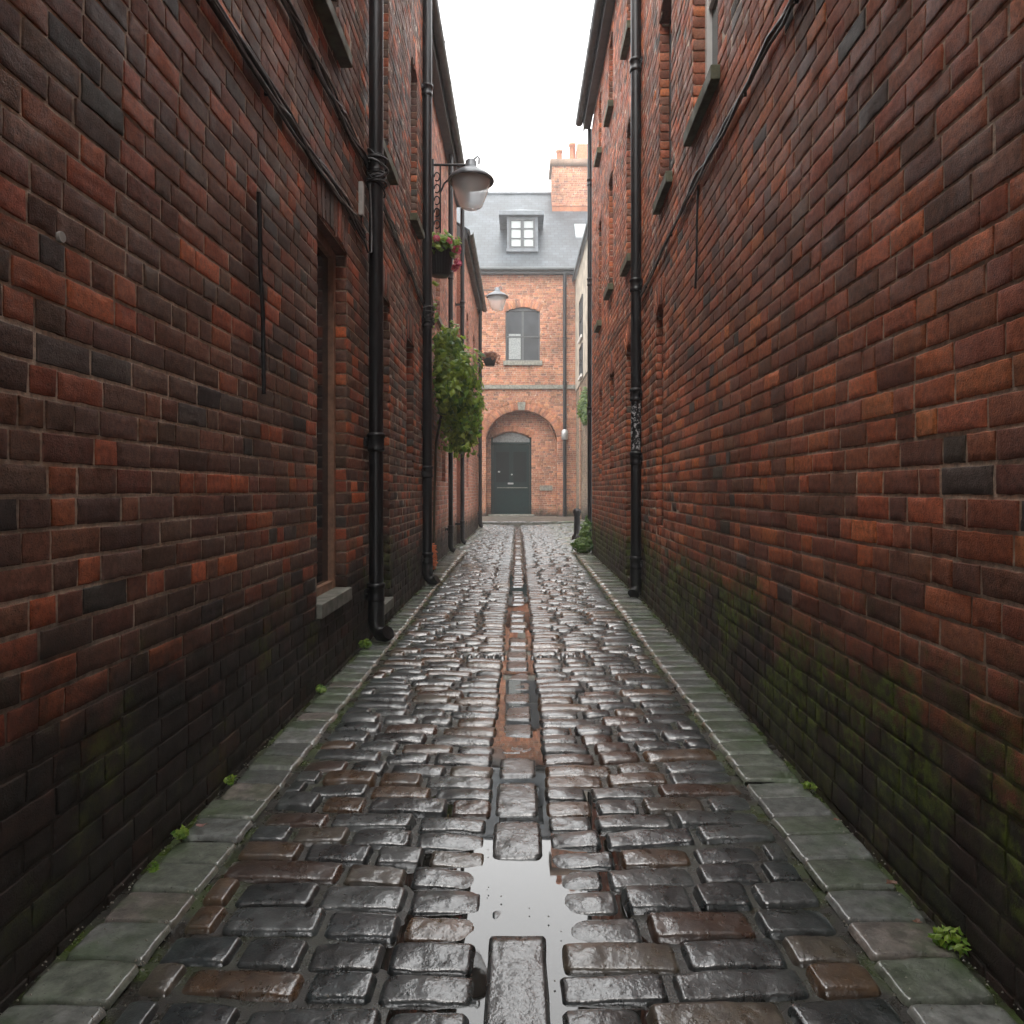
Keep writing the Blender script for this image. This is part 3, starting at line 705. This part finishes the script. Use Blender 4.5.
while y < END:
    h = random.uniform(.098, .118)
    cross = 4.46 < y < 4.56
    if cross: h = .10
    for sgn in (-1, 1):
        x = (.090 if y < 4.4 else .081)+random.uniform(-.006, .008); lim = (-KL(y) if sgn < 0 else KR(y))-.012
        if y > 12.0 and sgn > 0: lim = 1.35+min(.7, (y-12)*.4)
        if y > 12.0 and sgn < 0: lim = 1.1
        drift = random.uniform(-.008, .008)
        while x < lim-.04:
            Lx = random.uniform(.15, .30) if not (cross and x < .42) else random.uniform(.045, .06)
            if lim-(x+Lx) < .075: Lx = lim-x
            xa, xb = sgn*x, sgn*(x+Lx-random.uniform(.006, .012))
            if xa > xb: xa, xb = xb, xa
            low = x < .12 and 1.62 < y < 2.12; xm = (xa+xb)/2; g = random.uniform(.001, .004)
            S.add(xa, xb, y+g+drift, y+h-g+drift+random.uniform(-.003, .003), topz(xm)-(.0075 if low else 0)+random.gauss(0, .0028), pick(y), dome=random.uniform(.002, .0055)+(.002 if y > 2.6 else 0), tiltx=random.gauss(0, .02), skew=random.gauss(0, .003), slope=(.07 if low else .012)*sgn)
            x += Lx
    y += h; row += 1
S.build('cobbled_road', M['stone'])
# kerb slabs along both walls
K = Stones()
KP = [(.24,.25,.235), (.28,.29,.27), (.20,.215,.20), (.21,.235,.185), (.30,.26,.23)]
for sgn in (-1, 1):
    y = -.6
    while y < (13.6 if sgn < 0 else 11.6):
        L = random.uniform(.125, .145) if y < 6 else random.uniform(.16, .30)
        inner, outer = (-KL(y), -LA+(.0 if y < 7.9 else .14)) if sgn < 0 else (KR(y), RX(y))
        outer -= .012+random.uniform(0, .02); 
        a, b = sorted((sgn*inner, sgn*outer))
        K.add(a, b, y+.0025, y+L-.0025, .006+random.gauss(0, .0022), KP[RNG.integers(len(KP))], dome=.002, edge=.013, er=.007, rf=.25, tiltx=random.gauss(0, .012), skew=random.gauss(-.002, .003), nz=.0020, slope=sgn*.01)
        y += L
K.build('kerb', M['stone'])
# gutter stones
G = Stones(); water_z = -.0375
gl = []; y = -.4
spec = [(.4,.78,-.026), (.80,1.26,-.027), (1.28,1.72,-.027), (1.74,1.88,-.0402), (1.90,2.03,-.046), (2.05,2.30,-.029), (2.32,2.60,-.028), (2.63,2.84,-.030), (2.87,3.04,-.0365), (3.06,3.26,-.034), (3.28,3.52,-.033),
        (3.55,3.75,-.034), (3.78,3.96,-.0370), (3.98,4.16,-.036), (4.2,4.44,-.028)]
for a, b, z in spec: G.add(-.078+random.uniform(-.006, .006), .074+random.uniform(-.006, .006), a+.004, b-.004, z, pick() if z < -.04 else (.085, .09, .09), dome=.0015, edge=.022, nz=(.0036 if z < -.036 else .0018), tiltx=random.gauss(0, .02))
y = 4.47
while y < 20.5:
    L = random.uniform(.16, .30); z = random.choice([-.028, -.030, -.034, -.029, -.040, -.027])
    G.add(-.076+random.uniform(-.012, .012), .074+random.uniform(-.012, .012), y, y+L-.03, z, (.14, .148, .15) if random.random() < .75 else (.15, .11, .08), dome=.002, edge=.02, tiltx=random.gauss(0, .015))
    y += L
G.build('gutter_channel', M['stone'])
# bed under the stones, out to the horizon
f = MB(); f.add([(-300, -300, -.052), (300, -300, -.052), (300, 600, -.052), (-300, 600, -.052)], [(0, 1, 2, 3)])
f.build('ground', M['grit'])['kind'] = 'structure'
gx = np.linspace(-1.25, 2.3, 72); gy = np.linspace(-1, 22, 360); X, Y = np.meshgrid(gx, gy, indexing='ij')
Z = -.043+.032*np.clip(np.abs(X)/.85, 0, 1.3)**1.5+fbm(np.stack([X*6, Y*6, X*0], -1), 3)*.004 - .014*np.exp(-(X/.2)**2)
Z = np.where(np.abs(X) > .74, np.minimum(Z, -.014), Z)
ix = np.arange(X.size).reshape(X.shape); F = np.stack([ix[:-1, :-1], ix[1:, :-1], ix[1:, 1:], ix[:-1, 1:]], -1)
link('joint_sand', mesh_np('joint_sand', np.stack([X, Y, Z], -1), F, None, True), M['grit'])['kind'] = 'structure'
# standing water down the middle
f = MB(); vs = []; ys = np.linspace(.2, 9, 80)
for i, yv in enumerate(ys):
    hwid = .36 if yv < 2.5 else .24 if yv < 4.3 else .12
    vs += [(-hwid, yv, water_z), (hwid, yv, water_z)]
f.add(vs, [(2*i, 2*i+1, 2*i+3, 2*i+2) for i in range(len(ys)-1)]); f.build('puddle_water', M['water'])['kind'] = 'structure'
# raised paving in front of the end house
f = MB(); f.box(-5, 6.5, END+.16, EY+.5, -.05, .095); f.build('pavement', simple('worn paving', (.11, .10, .085), .45, 0, .3, 5, .3, .5, .004))['kind'] = 'structure'
K2 = Stones(); x = -5
while x < 6.5:
    L = random.uniform(.5, .9); K2.add(x, x+L-.012, END, END+.158, .10, (.11, .105, .095), dome=.001, edge=.03); x += L
K2.build('pavement_edge', M['stone'])
f = MB(); f.box(-5, 6.5, END+.02, END+.15, -.05, .085); f.build('kerb_core', M['sill'])['kind'] = 'structure'

# ============================================================ DOWNPIPES
def downpipe(x, y, r, ztop, label, collars, n_out=(1, 0), m=None, shoe='curl', zb=.03, wallx=None, group='black downpipes fixed to the alley walls'):
    m = m or M['pipe']
    t = thing('downpipe', (x, y, 0), label, 'downpipe', group)
    nx, ny = n_out
    p = MB(); p.tube([(x, y, .26), (x, y, ztop)], r, 18); p.build('pipe', m, t)
    for z in collars:
        c = MB(); c.lathe((x, y, z), [(r, -.065), (r*1.18, -.06), (r*1.18, -.035), (r*1.12, -.03), (r*1.12, .03), (r*1.26, .035), (r*1.26, .06), (r, .066)], 18)
        if wallx is not None:
            s_ = 1 if wallx > x else -1; c.box(x+s_*r*.5, wallx, y-.012, y+.012, z-.02, z+.02)
            c.box(wallx-s_*.012, wallx-s_*.002, y-r*2.1, y+r*2.1, z-.03, z+.03)
            for q in (-1, 1): c.tube([(wallx-s_*.004, y+q*r*1.75, z), (wallx-s_*.024, y+q*r*1.75, z)], .008, 8)
        c.build('collar', m, t)
    sh = MB()
    if shoe == 'curl': pts = [(x, y, .30), (x, y, .14), (x+nx*.015, y+ny*.015, .09), (x+nx*.05, y+ny*.05, .055), (x+nx*.10, y+ny*.10, .058), (x+nx*.125, y+ny*.125, .075)]
    else: pts = [(x, y, .30), (x, y, .12), (x+nx*.02, y+ny*.02, .07), (x+nx*.07, y+ny*.07, .04)]
    sh.tube(pts, [r*1.16, r*1.16, r*1.1, r*1.0, r*.98, r*1.0], 16) if shoe == 'curl' else sh.tube(pts, [r*1.15, r*1.15, r*1.1, r*1.1], 16)
    sh.build('shoe', m, t)
    return t
downpipe(-.985, 4.86, .050, 7.6, 'nearest black downpipe on the left wall with cables knotted round it', [.34, 1.38, 3.30, 5.2], (.8, -.6), wallx=LA)
downpipe(-1.00, 7.72, .052, 7.6, 'second black downpipe on the left, beside the big lamp bracket', [.30, 1.25, 2.9, 5.45], (.9, -.3), wallx=LA)
downpipe(-1.115, 11.6, .040, 6.7, 'thin black downpipe on the left rising behind the hanging ivy', [.4, 2.4, 4.6], shoe='short', wallx=-1.2)
downpipe(-1.065, 13.4, .040, 6.7, 'thin black downpipe on the left just past the ivy, before the lower roof', [.4, 2.4, 4.6], shoe='short', wallx=-1.2)
downpipe(-1.045, 19.3, .050, 6.1, 'farthest black downpipe on the left, under the small far lamp', [.4, 2.0, 4.6], shoe='short', wallx=-1.12)
downpipe(1.155, 6.85, .052, 7.25, 'large black downpipe on the right wall with torn paper stuck to it', [.34, 1.36, 1.98, 3.05, 5.2], (-.5, -.8), m=M['pipeS'], shoe='short', wallx=RX(6.85))
downpipe(1.225, 11.95, .040, 7.2, 'thin black downpipe at the far corner of the right building', [.4, 2.4, 4.6, 6.3], shoe='short', wallx=None)
t = downpipe(ex(564.5), EY-.11, .065, 8.95, 'dark grey downpipe on the end house, right of its arched entrance', [.4, 4.9, 6.5], shoe='short')
c = MB(); c.lathe((ex(564.5), EY-.11, ez(440)), [(.07, 0), (.12, .02), (.12, .30), (.085, .36), (.07, .37)], 14); c.build('sleeve', M['steel'], t)
t = thing('rusty_pipe', (2.02, 22.8, 0), 'thin rust brown pipe on the brown brick below the cream wall', 'pipe')
c = MB(); c.tube([(2.03, 22.8, 0), (2.03, 22.8, 4.4)], .035, 8); c.build('pipe', M['wood'], t); c = MB(); c.lathe((2.03, 22.8, 3.0), [(.036, -.04), (.05, -.03), (.05, .03), (.036, .04)], 10); c.build('collar', M['wood'], t)

# ============================================================ CABLES
def wobble(p0, p1, n, amp, sag=0, seed=0):
    out = []; p0 = Vector(p0); p1 = Vector(p1)
    for i in range(n+1):
        t = i/n; p = p0.lerp(p1, t); s = np.array([[t*n*.45+seed*7.1, seed*3.3, 0.5]])
        p.z += float(vnoise(s)[0])*amp - sag*math.sin(math.pi*t)*1.0; p.x += abs(float(vnoise(s+31)[0]))*amp*.5*(1 if p0.x < 0 else -1); out.append(p)
    return out
def cable_bundle(label, x, pts, n_c, r, amp, mat2=True, clips=True, spread=.012):
    t = thing('cable_bundle', tuple(pts[0]), label, 'cable', None)
    for j in range(n_c):
        full = []
        for a, b in zip(pts[:-1], pts[1:]):
            sgn = 1 if a[0] < 0 else -1
            w_ = wobble((a[0]+sgn*r, a[1], a[2]+j*spread), (b[0]+sgn*r, b[1], b[2]+j*spread), max(4, int((b[1]-a[1])*7)), amp, 0, seed=j+len(full)+x)
            full += w_ if not full else w_[1:]
        c = MB(); c.tube(full, r*(1 if j % 2 else .75), 7); c.build('cable', M['greycable'] if (mat2 and j == n_c-1) else M['cable'], t)
    if clips:
        yy = pts[0][1]+.4
        while yy < pts[-1][1]-.2:
            for a, b in zip(pts[:-1], pts[1:]):
                if a[1] <= yy < b[1]:
                    q = Vector(a).lerp(Vector(b), (yy-a[1])/(b[1]-a[1])); c = MB(); c.box(q.x-.002, q.x+(.018 if q.x < 0 else -.018), yy, yy+.008, q.z-.012, q.z+n_c*spread); c.build('clip', M['cable'], t)
            yy += random.uniform(.5, .8)
    return t
X0 = LA+.004
cable_bundle('lower black cable bundle running along the near left wall above the tall opening', 1, [(X0, .5, 2.64), (X0, 2.4, 2.68), (X0, 3.3, 2.70), (X0, 4.2, 2.745), (X0, 4.72, 2.74)], 5, .010, .03)
cable_bundle('upper black cable bundle running along the near left wall to the knotted pipe', 2, [(X0, .5, 3.20), (X0, 3.0, 3.19), (X0, 3.9, 3.21), (X0, 4.8, 3.27)], 5, .010, .045)
cable_bundle('black cables strung between the first and second left downpipes', 3, [(X0, 4.95, 3.22), (X0, 6.2, 3.16), (X0, 7.65, 3.06)], 4, .010, .04)
def rpt(y, z): return (RX(y)-.004, y, z)
cable_bundle('black cable line climbing along the right wall towards its upper windows', 4, [rpt(.5, 2.86), rpt(2.6, 2.88), rpt(4.4, 2.95), rpt(5.6, 2.93), rpt(6.75, 2.90)], 3, .010, .03, spread=.009)
cable_bundle('thin cable on the far right wall past the big downpipe', 5, [rpt(6.95, 2.86), rpt(7.3, 2.92), rpt(8.3, 3.0), rpt(11.5, 3.05)], 1, .007, .03, False, False)
def tangle(label, x, y, z, r, n, s=.11):
    t = thing('cable_knot', (x, y, z), label, 'cable')
    for j in range(n):
        pts = []; ph = random.uniform(0, 6.28); rr = r*random.uniform(1.05, 1.6); z0 = z+random.uniform(-s, s); tl = random.uniform(-.08, .08)
        for i in range(17):
            a = ph+i*2*math.pi/14; pts.append((max(LA+.01, x+rr*math.cos(a)), y+rr*math.sin(a), z0+tl*math.sin(a+ph)+random.uniform(-.004, .004)))
        c = MB(); c.tube(pts, .006, 6); c.build('cable', M['cable'] if j % 4 else M['greycable'], t)
    return t
tangle('tangled knot of cables wrapped round the nearest left downpipe', -.985, 4.86, 3.24, .052, 14)
tangle('small knot of cables wrapped round the second left downpipe', -1.0, 7.72, 2.98, .055, 7, .10)
def drop(label, pts, r=.008, m=None):
    c = MB(); c.tube(pts, r, 7); return tag(c.build('loose_cable', m or M['cable']), label, 'cable')
drop('short loose cable hanging down the near left wall', [(X0+.01, 2.80, 2.24), (X0+.014, 2.80, 2.1), (X0+.01, 2.815, 1.95), (X0+.012, 2.84, 1.75), (X0+.01, 2.85, 1.6), (X0+.014, 2.845, 1.44)], .009)
drop('thin loose cable hanging on the right wall below the cable line', [rpt(4.32, 2.93), (RX(4.32)-.012, 4.32, 2.7), (RX(4.33)-.010, 4.33, 2.5), (RX(4.34)-.014, 4.35, 2.30)], .007)
drop('grey looped cable hanging beside the knotted left downpipe', [(X0+.01, 4.70, 2.74), (X0+.03, 4.74, 2.66), (X0+.04, 4.80, 2.68), (X0+.04, 4.82, 2.85), (X0+.03, 4.80, 3.15)], .006, M['greycable'])
t = thing('junction_box', (LA, 4.62, 2.98), 'slim pale junction box on the left wall beside the knotted pipe', 'junction box')
c = MB(); c.box(LA, LA+.03, 4.60, 4.65, 2.86, 3.08, .004); c.build('case', M['plasticw'], t); c = MB(); c.tube([(LA+.015, 4.625, 2.86), (LA+.015, 4.625, 2.78)], .006, 6); c.build('cable_tail', M['cable'], t)
c = MB(); yy = 735/458; c.tube([(LA-.003, yy, EYE+253/700*yy), (LA+.006, yy, EYE+253/700*yy)], .0125, 14); tag(c.build('wall_plug', M['plasticw']), 'small pale round plug high on the near left wall', 'plug')
c = MB(); c.box(-1.2, -1.12, 8.55, 8.68, .55, .98, .01); c.box(-1.125, -1.11, 8.56, 8.67, .6, .93); tag(c.build('meter_box', M['pipe']), 'small black box low on the left wall just past the second downpipe', 'box')

# ============================================================ LAMPS
def lamp(x, y, z, r, wx, label, scroll=True, bowl=.28):
    """dished shade with a clear tapering bowl on a wall bracket; z = rim height"""
    t = thing('wall_lamp', (wx, y, z+.1), label, 'street lamp', 'lamps on brackets along the left walls')
    s = MB(); s.lathe((x, y, z), [(r*1.0, -.012), (r*1.02, 0), (r*.98, .02), (r*.75, .075), (r*.45, .125), (r*.26, .16), (r*.24, .23), (r*.16, .25), (0, .255)], 32)
    s.lathe((x, y, z-.002), [(r*.98, -.006), (r*.8, .035), (r*.5, .06), (0, .07)], 32); s.build('shade', M['shade'], t)
    g = MB(); g.lathe((x, y, z), [(r*.86, .0), (r*.80, -.08), (r*.66, -bowl*.6), (r*.50, -bowl*.95), (r*.42, -bowl), (0, -bowl-.005)], 32); g.build('bowl', M['lampglass'], t)
    b = MB(); b.lathe((x, y, z-.02), [(.0, -.10), (.025, -.09), (.036, -.05), (.025, -.01), (.02, .03)], 14); b.build('bulb', M['white'], t)
    k_ = MB(); k_.tube([(x+r*.35, y, z+.20), (x+r*.36, y, z+.27), (x+r*.28, y, z+.29), (x+.03, y, z+.25)], .012, 8); k_.build('finial', M['shade'], t)
    a = MB(); za = z+.19; a.tube([(wx, y, za), (x-.02, y, za)], .014, 10)
    sx_ = .28 if scroll else .02; a.tube([(wx+sx_, y, za-.34), (wx+sx_+.05, y, za-.22), (x-r*.8, y, z+.06)], .011, 8)
    a.build('arm', M['pipe'], t)
    if scroll:
        q = MB(); q.box(wx+.19, wx+.21, y-.025, y+.025, za-.85, za+.06); q.box(wx, wx+.19, y-.012, y+.012, za-.06, za-.04); q.box(wx, wx+.19, y-.012, y+.012, za-.82, za-.80)
        for j in range(5):
            zc = za-.14-j*.14; pts = [(wx+.245+.032*math.cos(a_), y, zc+.05*math.sin(a_)) for a_ in np.linspace(-2.2, 3.2, 12)]; q.tube(pts, .008, 6)
        q.tube([(wx+.285, y, za), (wx+.285, y, za-.80)], .010, 8)
        q.build('bracket', M['pipe'], t)
    else:
        q = MB(); q.box(wx-.02, wx+.02, y-.05, y+.05, za-.5, za+.12); q.build('bracket', M['steel'], t)
    return t
lamp(-.555, 8.25, EYE+(490-181)/700*8.25, .27, -1.2, 'large dished street lamp on black bracket over the flower pot, left wall', True, .31)
lamp(-.56, 19.0, EYE+(490-297)/700*19.0, .30, -1.12, 'small far street lamp at the left corner before the end house', False, .36)

# ============================================================ PLANTS
def leaves(name, pts, nrm, size, m, parent=None, aspect=1.5):
    """folded pointed leaves at the given points"""
    n = len(pts); pts = np.array(pts, float); nrm = np.array(nrm, float)
    nrm = nrm+RNG.normal(0, .45, (n, 3)); nrm /= np.linalg.norm(nrm, axis=1)[:, None]
    t = np.cross(nrm, RNG.normal(0, 1, (n, 3))); t[:, 2] -= .35; t -= (t*nrm).sum(1)[:, None]*nrm; t /= np.linalg.norm(t, axis=1)[:, None]+1e-9
    b = np.cross(nrm, t); s = size*RNG.uniform(.45, 1.35, n)[:, None]
    V = np.stack([pts-t*s*.5*aspect, pts-t*s*.1+b*s*.5-nrm*s*.14, pts+t*s*.5*aspect-nrm*s*.1, pts-t*s*.1-b*s*.5-nrm*s*.14, pts+t*s*.05+nrm*s*.06], 1)
    base = (np.arange(n)*5)[:, None, None]
    Q = base+np.array([(0, 1, 4, 4), (0, 4, 3, 3)])[None]   # placeholder replaced by tris below
    F = []
    for i in range(n): k_ = 5*i; F += [(k_, k_+1, k_+4), (k_+1, k_+2, k_+4), (k_+2, k_+3, k_+4), (k_+3, k_, k_+4)]
    me = bpy.data.meshes.new(name); me.from_pydata(V.reshape(-1, 3).tolist(), [], F)
    a = me.color_attributes.new('tint', 'FLOAT_COLOR', 'POINT'); sh = np.clip(RNG.beta(1.6, 2.2, n)+.25*vnoise(pts*5), 0, 1)
    C = np.repeat(np.stack([sh, sh, sh, np.ones(n)], 1), 5, 0); a.data.foreach_set('color', C.astype(np.float32).ravel())
    me.update(); return link(name, me, m, parent)
def blob(c, rad, n, shell=.55, lump=.3):
    d = RNG.normal(0, 1, (n, 3)); d /= np.linalg.norm(d, axis=1)[:, None]
    rr = RNG.uniform(shell, 1, n)**.7*(1+lump*fbm(d*2.2+np.array(c), 2)); p = np.array(c)+d*rr[:, None]*np.array(rad); return p, d
# ivy on the left wall
t = thing('ivy', (-1.1, 10, 1.6), 'bushy green ivy hanging from the left wall under the flower pot', 'climbing plant')
P_, D_ = [], []
for c, rad, n in (((-.93, 9.5, 2.95), (.20, .55, .32), 750), ((-.84, 9.8, 2.65), (.32, .65, .38), 1000), ((-.82, 10.2, 2.30), (.34, .75, .34), 900), ((-.86, 10.6, 2.0), (.30, .75, .30), 650), ((-.95, 9.3, 2.45), (.16, .5, .5), 700)):
    p, d = blob(c, rad, n, .45, .5); P_.append(p); D_.append(d)
P_ = np.concatenate(P_); D_ = np.concatenate(D_); kp = P_[:, 0] > -1.19
leaves('foliage', P_[kp], D_[kp]+np.array((.3, -.4, .3)), .072, M['ivy'], t)
tp, td = [], []; st = MB()
for j in range(46):
    x0 = RNG.uniform(-1.12, -.58); y0 = RNG.uniform(9.6, 11.4); z0 = 2.25+RNG.uniform(-.2, .2); L = RNG.uniform(.15, .6)*(1 if x0 < -.62 else .6)
    pts = [(x0+.04*math.sin(i*.9+j), y0, z0-L*i/7) for i in range(8)]; st.tube(pts, .004, 4)
    for i in range(int(L*48)): q = RNG.uniform(0, 1); tp.append((x0+RNG.normal(0, .035), y0+RNG.normal(0, .04), z0-L*q)); td.append((.3, -.7, .2))
for j in range(26):   # shoots climbing to the flower pot
    q = j/26; tp.append((-1.08+.05*math.sin(j), 8.7+.3*q, 3.1+.75*(1-q)+RNG.normal(0, .03))); td.append((.4, -.6, .2))
cs = MB(); cs.tube([(-1.1, 8.9, 3.1), (-1.07, 8.8, 3.4), (-1.1, 8.6, 3.85)], .006, 5); cs.build('climbing_shoot', M['stem'], t)
leaves('shoot_leaves', tp, td, .058, M['pale'], t); 
for z_ in (0,): st.tube([(-1.17, 9.7, 0), (-1.16, 9.7, .9), (-1.15, 9.8, 1.7), (-1.05, 9.9, 2.3)], .018, 8); st.build('stem', M['stem'], t)
# flower pot 1
def pot(x, y, z, r, h, label, wallx, fl, leafm, nf, nl, ls=.05, grp='planters hung along the left walls'):
    t = thing('hanging_planter', (x, y, z), label, 'planter', grp)
    p = MB(); p.lathe((x, y, z), [(0, 0), (r*.72, 0), (r*.76, .01), (r*.98, h*.93), (r*1.06, h*.94), (r*1.06, h), (r*.92, h), (r*.9, h*.85)], 24)
    for i in range(24):
        a = 2*math.pi*i/24; p.tube([(x+r*.76*math.cos(a), y+r*.76*math.sin(a), z+.01), (x+r*.985*math.cos(a), y+r*.985*math.sin(a), z+h*.92)], .004, 4)
    p.build('pot', M['pipe'], t)
    s_ = MB(); s_.lathe((x, y, z+h*.86), [(r*.9, 0), (0, .02)], 16); s_.build('soil', M['soil'], t)
    b = MB(); b.tube([(wallx, y, z+h*.5), (x-r*.8, y, z+h*.5)], .012, 6); b.tube([(wallx, y, z+h*.1), (x-r*.75, y, z+h*.1)], .012, 6); b.build('bracket', M['pipe'], t)
    pp, dd = blob((x, y, z+h+.06), (r*1.6, r*1.5, .15), nl, .2); leaves('foliage', pp, dd+np.array((0, -.3, .4)), ls, leafm, t)
    pp = []; dd = []
    for j in range(nf):
        a = RNG.uniform(0, 6.28); c = np.array((x+r*1.5*math.cos(a), y+r*1.45*math.sin(a), z+h+RNG.uniform(.0, .22)-(.16 if math.cos(a) > .6 else 0)))
        pp = []; dd = []
        for q in range(14): dv = RNG.normal(0, 1, 3); dv /= np.linalg.norm(dv); pp.append(c+dv*.034); dd.append(dv)
        leaves('flower', pp, dd, .040, fl, t, 1.1)
    return t
pot(-.905, 8.15, EYE+(490-276)/700*8.15, .145, .29, 'black ribbed wall planter with pink flowers under the big lamp', -1.2, M['pink'], M['pale'], 34, 900)
pot(-.78, 19.3, EYE+(490-366)/700*19.3, .17, .2, 'far hanging planter with russet leaves below the small lamp', -1.12, M['rust'], M['rust'], 10, 420, .07)
# shrub and bollard at the corner of the right building
def shrub(name, label, base, blobs, size, m, nst=8, cat='plant', group=None):
    t = thing(name, base, label, cat, group); P_, D_ = [], []
    for c, rad, n in blobs: p, d = blob(c, rad, n, .25); P_.append(p); D_.append(d)
    P_ = np.concatenate(P_); P_[:, 2] = np.maximum(P_[:, 2], base[2]+.01); leaves('foliage', P_, np.concatenate(D_)+np.array((0, -.3, .3)), size, m, t)
    s_ = MB()
    for j in range(nst):
        q = P_[RNG.integers(len(P_))]; s_.tube([base, ((base[0]+q[0])/2+.02, (base[1]+q[1])/2, base[2]+(q[2]-base[2])*.55), tuple(q)], [.006, .005, .003], 5)
    s_.build('stem', M['stem'], t); return t
shrub('wild_shrub', 'leafy green weed bush growing at the foot of the right corner by the bollard', (1.1, 11.75, 0), [((1.08, 11.7, .14), (.20, .25, .15), 500), ((1.16, 11.9, .34), (.11, .2, .20), 380), ((1.2, 12.0, .52), (.05, .1, .13), 90)], .055, M['dull'], 14)
shrub('wall_creeper', 'small green creeper on the wall under the cream house', (2.0, 21.5, 3.0), [((1.98, 21.0, 3.55), (.18, .9, .5), 700), ((1.98, 20.5, 3.2), (.10, .6, .35), 300)], .085, M['dull'], 10)
t = thing('bollard', (1.24, 14.7, 0), 'short black fluted bollard at the right, beside the weed bush', 'bollard')
b = MB(); b.lathe((1.24, 14.7, 0), [(.11, 0), (.11, .08), (.085, .11), (.07, .14), (.062, .5), (.075, .52), (.075, .56)], 20); b.build('post', M['pipe'], t)
b = MB(); b.lathe((1.24, 14.7, .56), [(.085, 0), (.09, .03), (.085, .07), (.05, .10), (0, .11)], 20); b.build('cap', M['pipe'], t)
t = shrub('flowering_weed', 'small orange flowering plant at the wall foot past the second left downpipe', (-1.08, 8.9, 0.01), [((-1.07, 8.85, .22), (.05, .08, .16), 160)], .04, M['orange'], 5)
def weed(x, y, z, r, n, label, m, size):
    t = thing('weed', (x, y, z), label, 'weed', None); pts = []; nr = []; s_ = MB()
    for j in range(n):
        a = RNG.uniform(0, 6.28); tilt = RNG.uniform(.2, 1.0); tip = (x+r*tilt*math.cos(a), y+r*tilt*math.sin(a), z+r*1.5*(1.15-tilt*.6))
        tip = (min(tip[0], RX(y)-.01) if x > 0 else max(tip[0], LA+.01), tip[1], tip[2])
        s_.tube([(x, y, z), tuple((x*.5+tip[0]*.5, y*.5+tip[1]*.5, z+.6*(tip[2]-z))), tip], .0018, 4)
        for f_ in (.55, .75, .95, 1.0): 
            for sg in (-1, 1): pts.append((x+(tip[0]-x)*f_+sg*.006, y+(tip[1]-y)*f_-sg*.004, z+(tip[2]-z)*f_)); nr.append((math.cos(a)*.4, math.sin(a)*.4-.3, .9))
    leaves('leaf', pts, nr, size, m, t, 1.9); s_.build('stem', M['stem'], t)
weed(.995, 1.60, -.01, .036, 12, 'green leafy weed at the foot of the near right wall', M['pale'], .015)
weed(-1.0, 1.93, -.005, .016, 6, 'tiny weed at the left wall foot, nearest the viewer', M['pale'], .009)
weed(-1.01, 2.10, -.005, .026, 8, 'small weed beside the pink fallen leaf on left kerb', M['pale'], .012)
weed(-1.02, 2.50, -.005, .022, 8, 'bright green sprig on the left kerb beyond the pink leaf', M['pale'], .012)
weed(-1.02, 3.62, -.005, .03, 8, 'little green sprig below the first stone sill on the left', M['pale'], .016)
weed(-1.0, 4.6, -.005, .05, 16, 'green tuft at the foot of the nearest left downpipe', M['pale'], .018)
weed(1.02, 2.45, -.005, .02, 6, 'little green sprig at the right wall foot, halfway along the near wall', M['pale'], .012)
def litter(x, y, s_, m, label, rot):
    n = 9; v = []; 
    for i in range(n):
        a = 2*math.pi*i/n; rr = s_*(1+.35*math.cos(3*a+rot)); v.append((x+rr*math.cos(a), y+.7*rr*math.sin(a), .024+.25*s_*abs(math.sin(a*1.5+rot))))
    v.append((x, y, .022)); f = MB(); f.add(v, [(i, (i+1) % n, n) for i in range(n)]); o = f.build('fallen_leaf', m); so = o.modifiers.new('t', 'SOLIDIFY'); so.thickness = .0008
    a = o.data.color_attributes.new('tint', 'FLOAT_COLOR', 'POINT'); a.data.foreach_set('color', np.full(len(v)*4, .6, np.float32)); return tag(o, label, 'leaf', 'fallen leaves on the kerbs')
litter(.975, 1.83, .014, M['dead'], 'brown fallen leaf on the right kerb near the green weed', 1)
litter(.95, 1.665, .010, M['dead'], 'brown fallen leaf lying right next to the green weed', 3)
litter(.99, 2.18, .009, M['dead'], 'small brown fallen leaf on the right kerb, farther up', 2)
litter(-.97, 2.14, .014, M['petal'], 'pink fallen leaf on the left kerb among small weeds', 4)
# loose bits of gravel and petal washed along the kerb lines
f = MB()
for j in range(1500):
    sg = random.choice((-1, 1)); y_ = 1.2+random.random()**1.6*5.5
    base_x = (KL(y_) if sg < 0 else KR(y_)) if random.random() < .35 else (LA+.03 if sg < 0 else RX(y_)-.03) if random.random() < .6 else random.uniform(-.8, .8)
    x_ = base_x+random.gauss(0, .018); r_ = random.uniform(.0012, .0035); zz = .008 if abs(x_) > .75 else topz(x_)-.004
    x_ = max(LA+.008, min(RX(y_)-.008, x_)); f.add([(x_-r_, y_, zz), (x_+r_, y_-r_*.6, zz), (x_+r_*.4, y_+r_, zz), (x_, y_, zz+r_*1.4)], [(0,1,3), (1,2,3), (2,0,3), (0,2,1)])
f.build('gravel', simple('pale grit', (.28, .26, .22), .6))['kind'] = 'stuff'

# ============================================================ HAZE
f = MB(); f.box(-12, 12, -8, 36, -1.2, 15.5); hz = f.build('haze', None); hz['kind'] = 'stuff'
hm = bpy.data.materials.new('damp air'); hm.use_nodes = True; hn = hm.node_tree; hn.nodes.clear()
pv = hn.nodes.new('ShaderNodeVolumePrincipled'); pv.inputs['Density'].default_value = .004; pv.inputs['Color'].default_value = (.93, .95, .98, 1)
ho = hn.nodes.new('ShaderNodeOutputMaterial'); hn.links.new(pv.outputs[0], ho.inputs['Volume']); hz.data.materials.append(hm)
